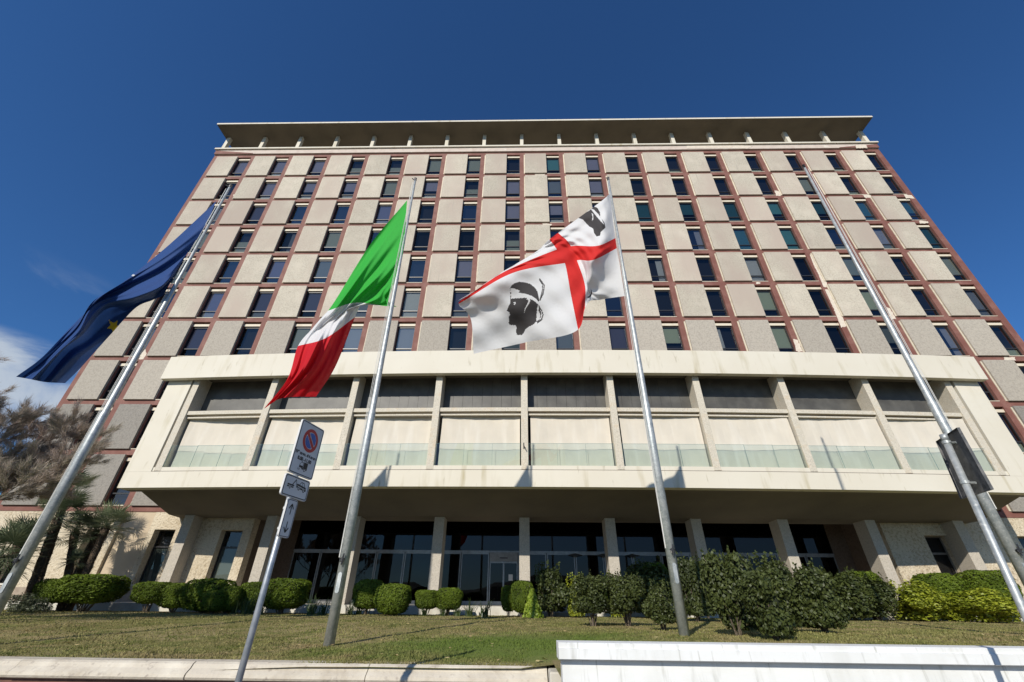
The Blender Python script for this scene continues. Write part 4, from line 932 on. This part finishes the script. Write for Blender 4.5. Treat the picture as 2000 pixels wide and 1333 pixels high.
# feathery tree --------------------------------------------------------
tree = empty('feathery_tree', (-18.8, 11.6, .6)); tag(tree, 'wispy grey-pink feathery tree leaning in from the left edge', 'tree')
lb = MB(); tips = []; tr_ = random.Random(21)
def branch(p, d, L, r, lev):
    n = 5; pts = [p]; q = p.copy(); dd = d.copy()
    for k in range(n):
        dd = (dd + Vector((tr_.uniform(-.16,.16), tr_.uniform(-.16,.16), tr_.uniform(-.10,.16)))).normalized(); q = q + dd * L / n; pts.append(q.copy())
        if lev >= 2 and k > 0: tips.append((q.copy(), dd.copy()))
        if lev < 4 and k >= 1:
            for _ in range(1 if lev else 1):
                a_ = Vector((tr_.uniform(-1,1), tr_.uniform(-1,1), tr_.uniform(-.35,.9))); nd = (dd*.75 + a_*.75).normalized(); branch(q.copy(), nd, L*tr_.uniform(.48,.66), r*.5, lev+1)
    lb.tube(pts, [r*(1 - .5*k/n) for k in range(n+1)], 7 if lev < 2 else 4, caps=False)
for d, L in (((.38,.1,.85),3.6), ((.62,.0,.50),3.4), ((.1,-.2,.95),4.2), ((-.3,.2,.8),3.4), ((.85,.1,.30),3.3), ((.50,.35,.70),3.5)):
    branch(Vector((0,0,.9)), Vector(d).normalized(), L, .07, 0)
lb.tube([(0,0,-.1),(.02,0,.5),(0,0,1.1)], [.26,.22,.17], 12)
lb.build('trunk', mat('grey_brown_bark', (.13,.105,.085), .9, bump=(12,.8,.03), coord='object'), tree, recalc=False)
TP = np.array([t[0] for t in tips]); TD = np.array([t[1] for t in tips]); k = 44
ok = (TP[:, 2] > 3.0 + rng.random(len(TP)) * 1.3) ; TP = np.repeat(TP[ok], k, 0); TD = np.repeat(TD[ok], k, 0); n = len(TP)
if n > 190000:
    s_ = rng.choice(n, 190000, replace=False); TP, TD = TP[s_], TD[s_]; n = len(TP)
D = TD * 1.0 + rand_unit(n) * .62 + np.array([0, 0, .05]); D /= np.linalg.norm(D, axis=1, keepdims=True); L = (.10 + .26 * rng.random(n) ** 1.5)[:, None]
P0 = TP + rng.normal(size=(n, 3)) * .035; sd = np.cross(D, rand_unit(n)); sd /= np.linalg.norm(sd, axis=1, keepdims=True)
Vt = np.stack([P0 - sd*.006, P0 + sd*.006, P0 + D*L], 1)
inst('crown', quads_mesh('crown', Vt, F_tam, nper=3), (0,0,0), tree)
print('tamarisk sprays', n)

# ------------------------------------------------------------------ sky and sun
sun_to = Vector((-.43, -1, .63)).normalized(); el = math.asin(sun_to.z)
sd_ = bpy.data.lights.new('sun', 'SUN'); sd_.energy = 4.4; sd_.angle = R(.5); sd_.color = (1, .94, .84); so = bpy.data.objects.new('sun', sd_); COL.objects.link(so)
so.rotation_euler = sun_to.to_track_quat('Z', 'Y').to_euler(); so.location = (-40, -60, 60)
w = bpy.data.worlds.new('World'); S.world = w; w.use_nodes = True; nt = w.node_tree; N = nt.nodes; L = nt.links
bg = N['Background']; sky = N.new('ShaderNodeTexSky'); sky.sky_type = 'NISHITA'; sky.sun_disc = False; sky.sun_elevation = el
sky.sun_rotation = math.atan2(sun_to.x, sun_to.y); sky.air_density = 1.0; sky.dust_density = .4; sky.ozone_density = 3.5; sky.altitude = 50
SKY = .072; bg.inputs['Strength'].default_value = SKY
tc = N.new('ShaderNodeTexCoord'); sep = N.new('ShaderNodeSeparateXYZ'); L.new(tc.outputs['Generated'], sep.inputs[0])
mp = N.new('ShaderNodeMapping'); mp.inputs['Scale'].default_value = (2.2, 2.2, 6.0); mp.inputs['Location'].default_value = (.3, 1.1, .25); L.new(tc.outputs['Generated'], mp.inputs[0])
no = N.new('ShaderNodeTexNoise'); no.inputs['Scale'].default_value = 1.25; no.inputs['Detail'].default_value = 8; no.inputs['Roughness'].default_value = .58; no.inputs['Distortion'].default_value = .35; L.new(mp.outputs[0], no.inputs['Vector'])
def mrange(src, a_, b_, c_=0, d_=1):
    m = N.new('ShaderNodeMapRange'); m.interpolation_type = 'SMOOTHSTEP'; m.inputs[1].default_value = a_; m.inputs[2].default_value = b_; m.inputs[3].default_value = c_; m.inputs[4].default_value = d_; L.new(src, m.inputs[0]); return m.outputs[0]
def mul(a_, b_):
    m = N.new('ShaderNodeMath'); m.operation = 'MULTIPLY'; L.new(a_, m.inputs[0]); L.new(b_, m.inputs[1]); return m.outputs[0]
# clouds only low in the west (left) and behind the street
cl0 = mrange(no.outputs['Fac'], .56, .86); cl1 = mrange(no.outputs['Fac'], .38, .54); lo_ = mrange(sep.outputs['Z'], .352, .325)
mxl = N.new('ShaderNodeMix'); L.new(lo_, mxl.inputs[0]); L.new(cl0, mxl.inputs[2]); L.new(cl1, mxl.inputs[3]); cl = mxl.outputs[0]; low = mrange(sep.outputs['Z'], .47, .40); west = mrange(sep.outputs['X'], -.52, -.66); south = mrange(sep.outputs['Y'], .05, -.25, 0, .30)
mxr = N.new('ShaderNodeMath'); mxr.operation = 'MAXIMUM'; L.new(west, mxr.inputs[0]); L.new(south, mxr.inputs[1])
fac = mul(mul(cl, low), mxr.outputs[0])
mx = N.new('ShaderNodeMix'); mx.data_type = 'RGBA'; tn = N.new('ShaderNodeMix'); tn.data_type = 'RGBA'; tn.blend_type = 'MULTIPLY'; tn.inputs[0].default_value = 1; L.new(sky.outputs[0], tn.inputs[6]); tn.inputs[7].default_value = (.56, 1.04, 1.55, 1)
L.new(fac, mx.inputs[0]); L.new(tn.outputs[2], mx.inputs[6]); mx.inputs[7].default_value = (6.6, 7.6, 9.0, 1)
L.new(mx.outputs[2], bg.inputs['Color'])

# ------------------------------------------------------------------ render settings
S.view_settings.view_transform = 'Standard'; S.view_settings.look = 'None'; S.view_settings.exposure = 0; S.view_settings.gamma = 1
S.render.engine = 'CYCLES'
S.cycles.max_bounces = 6; S.cycles.diffuse_bounces = 2; S.cycles.transparent_max_bounces = 10
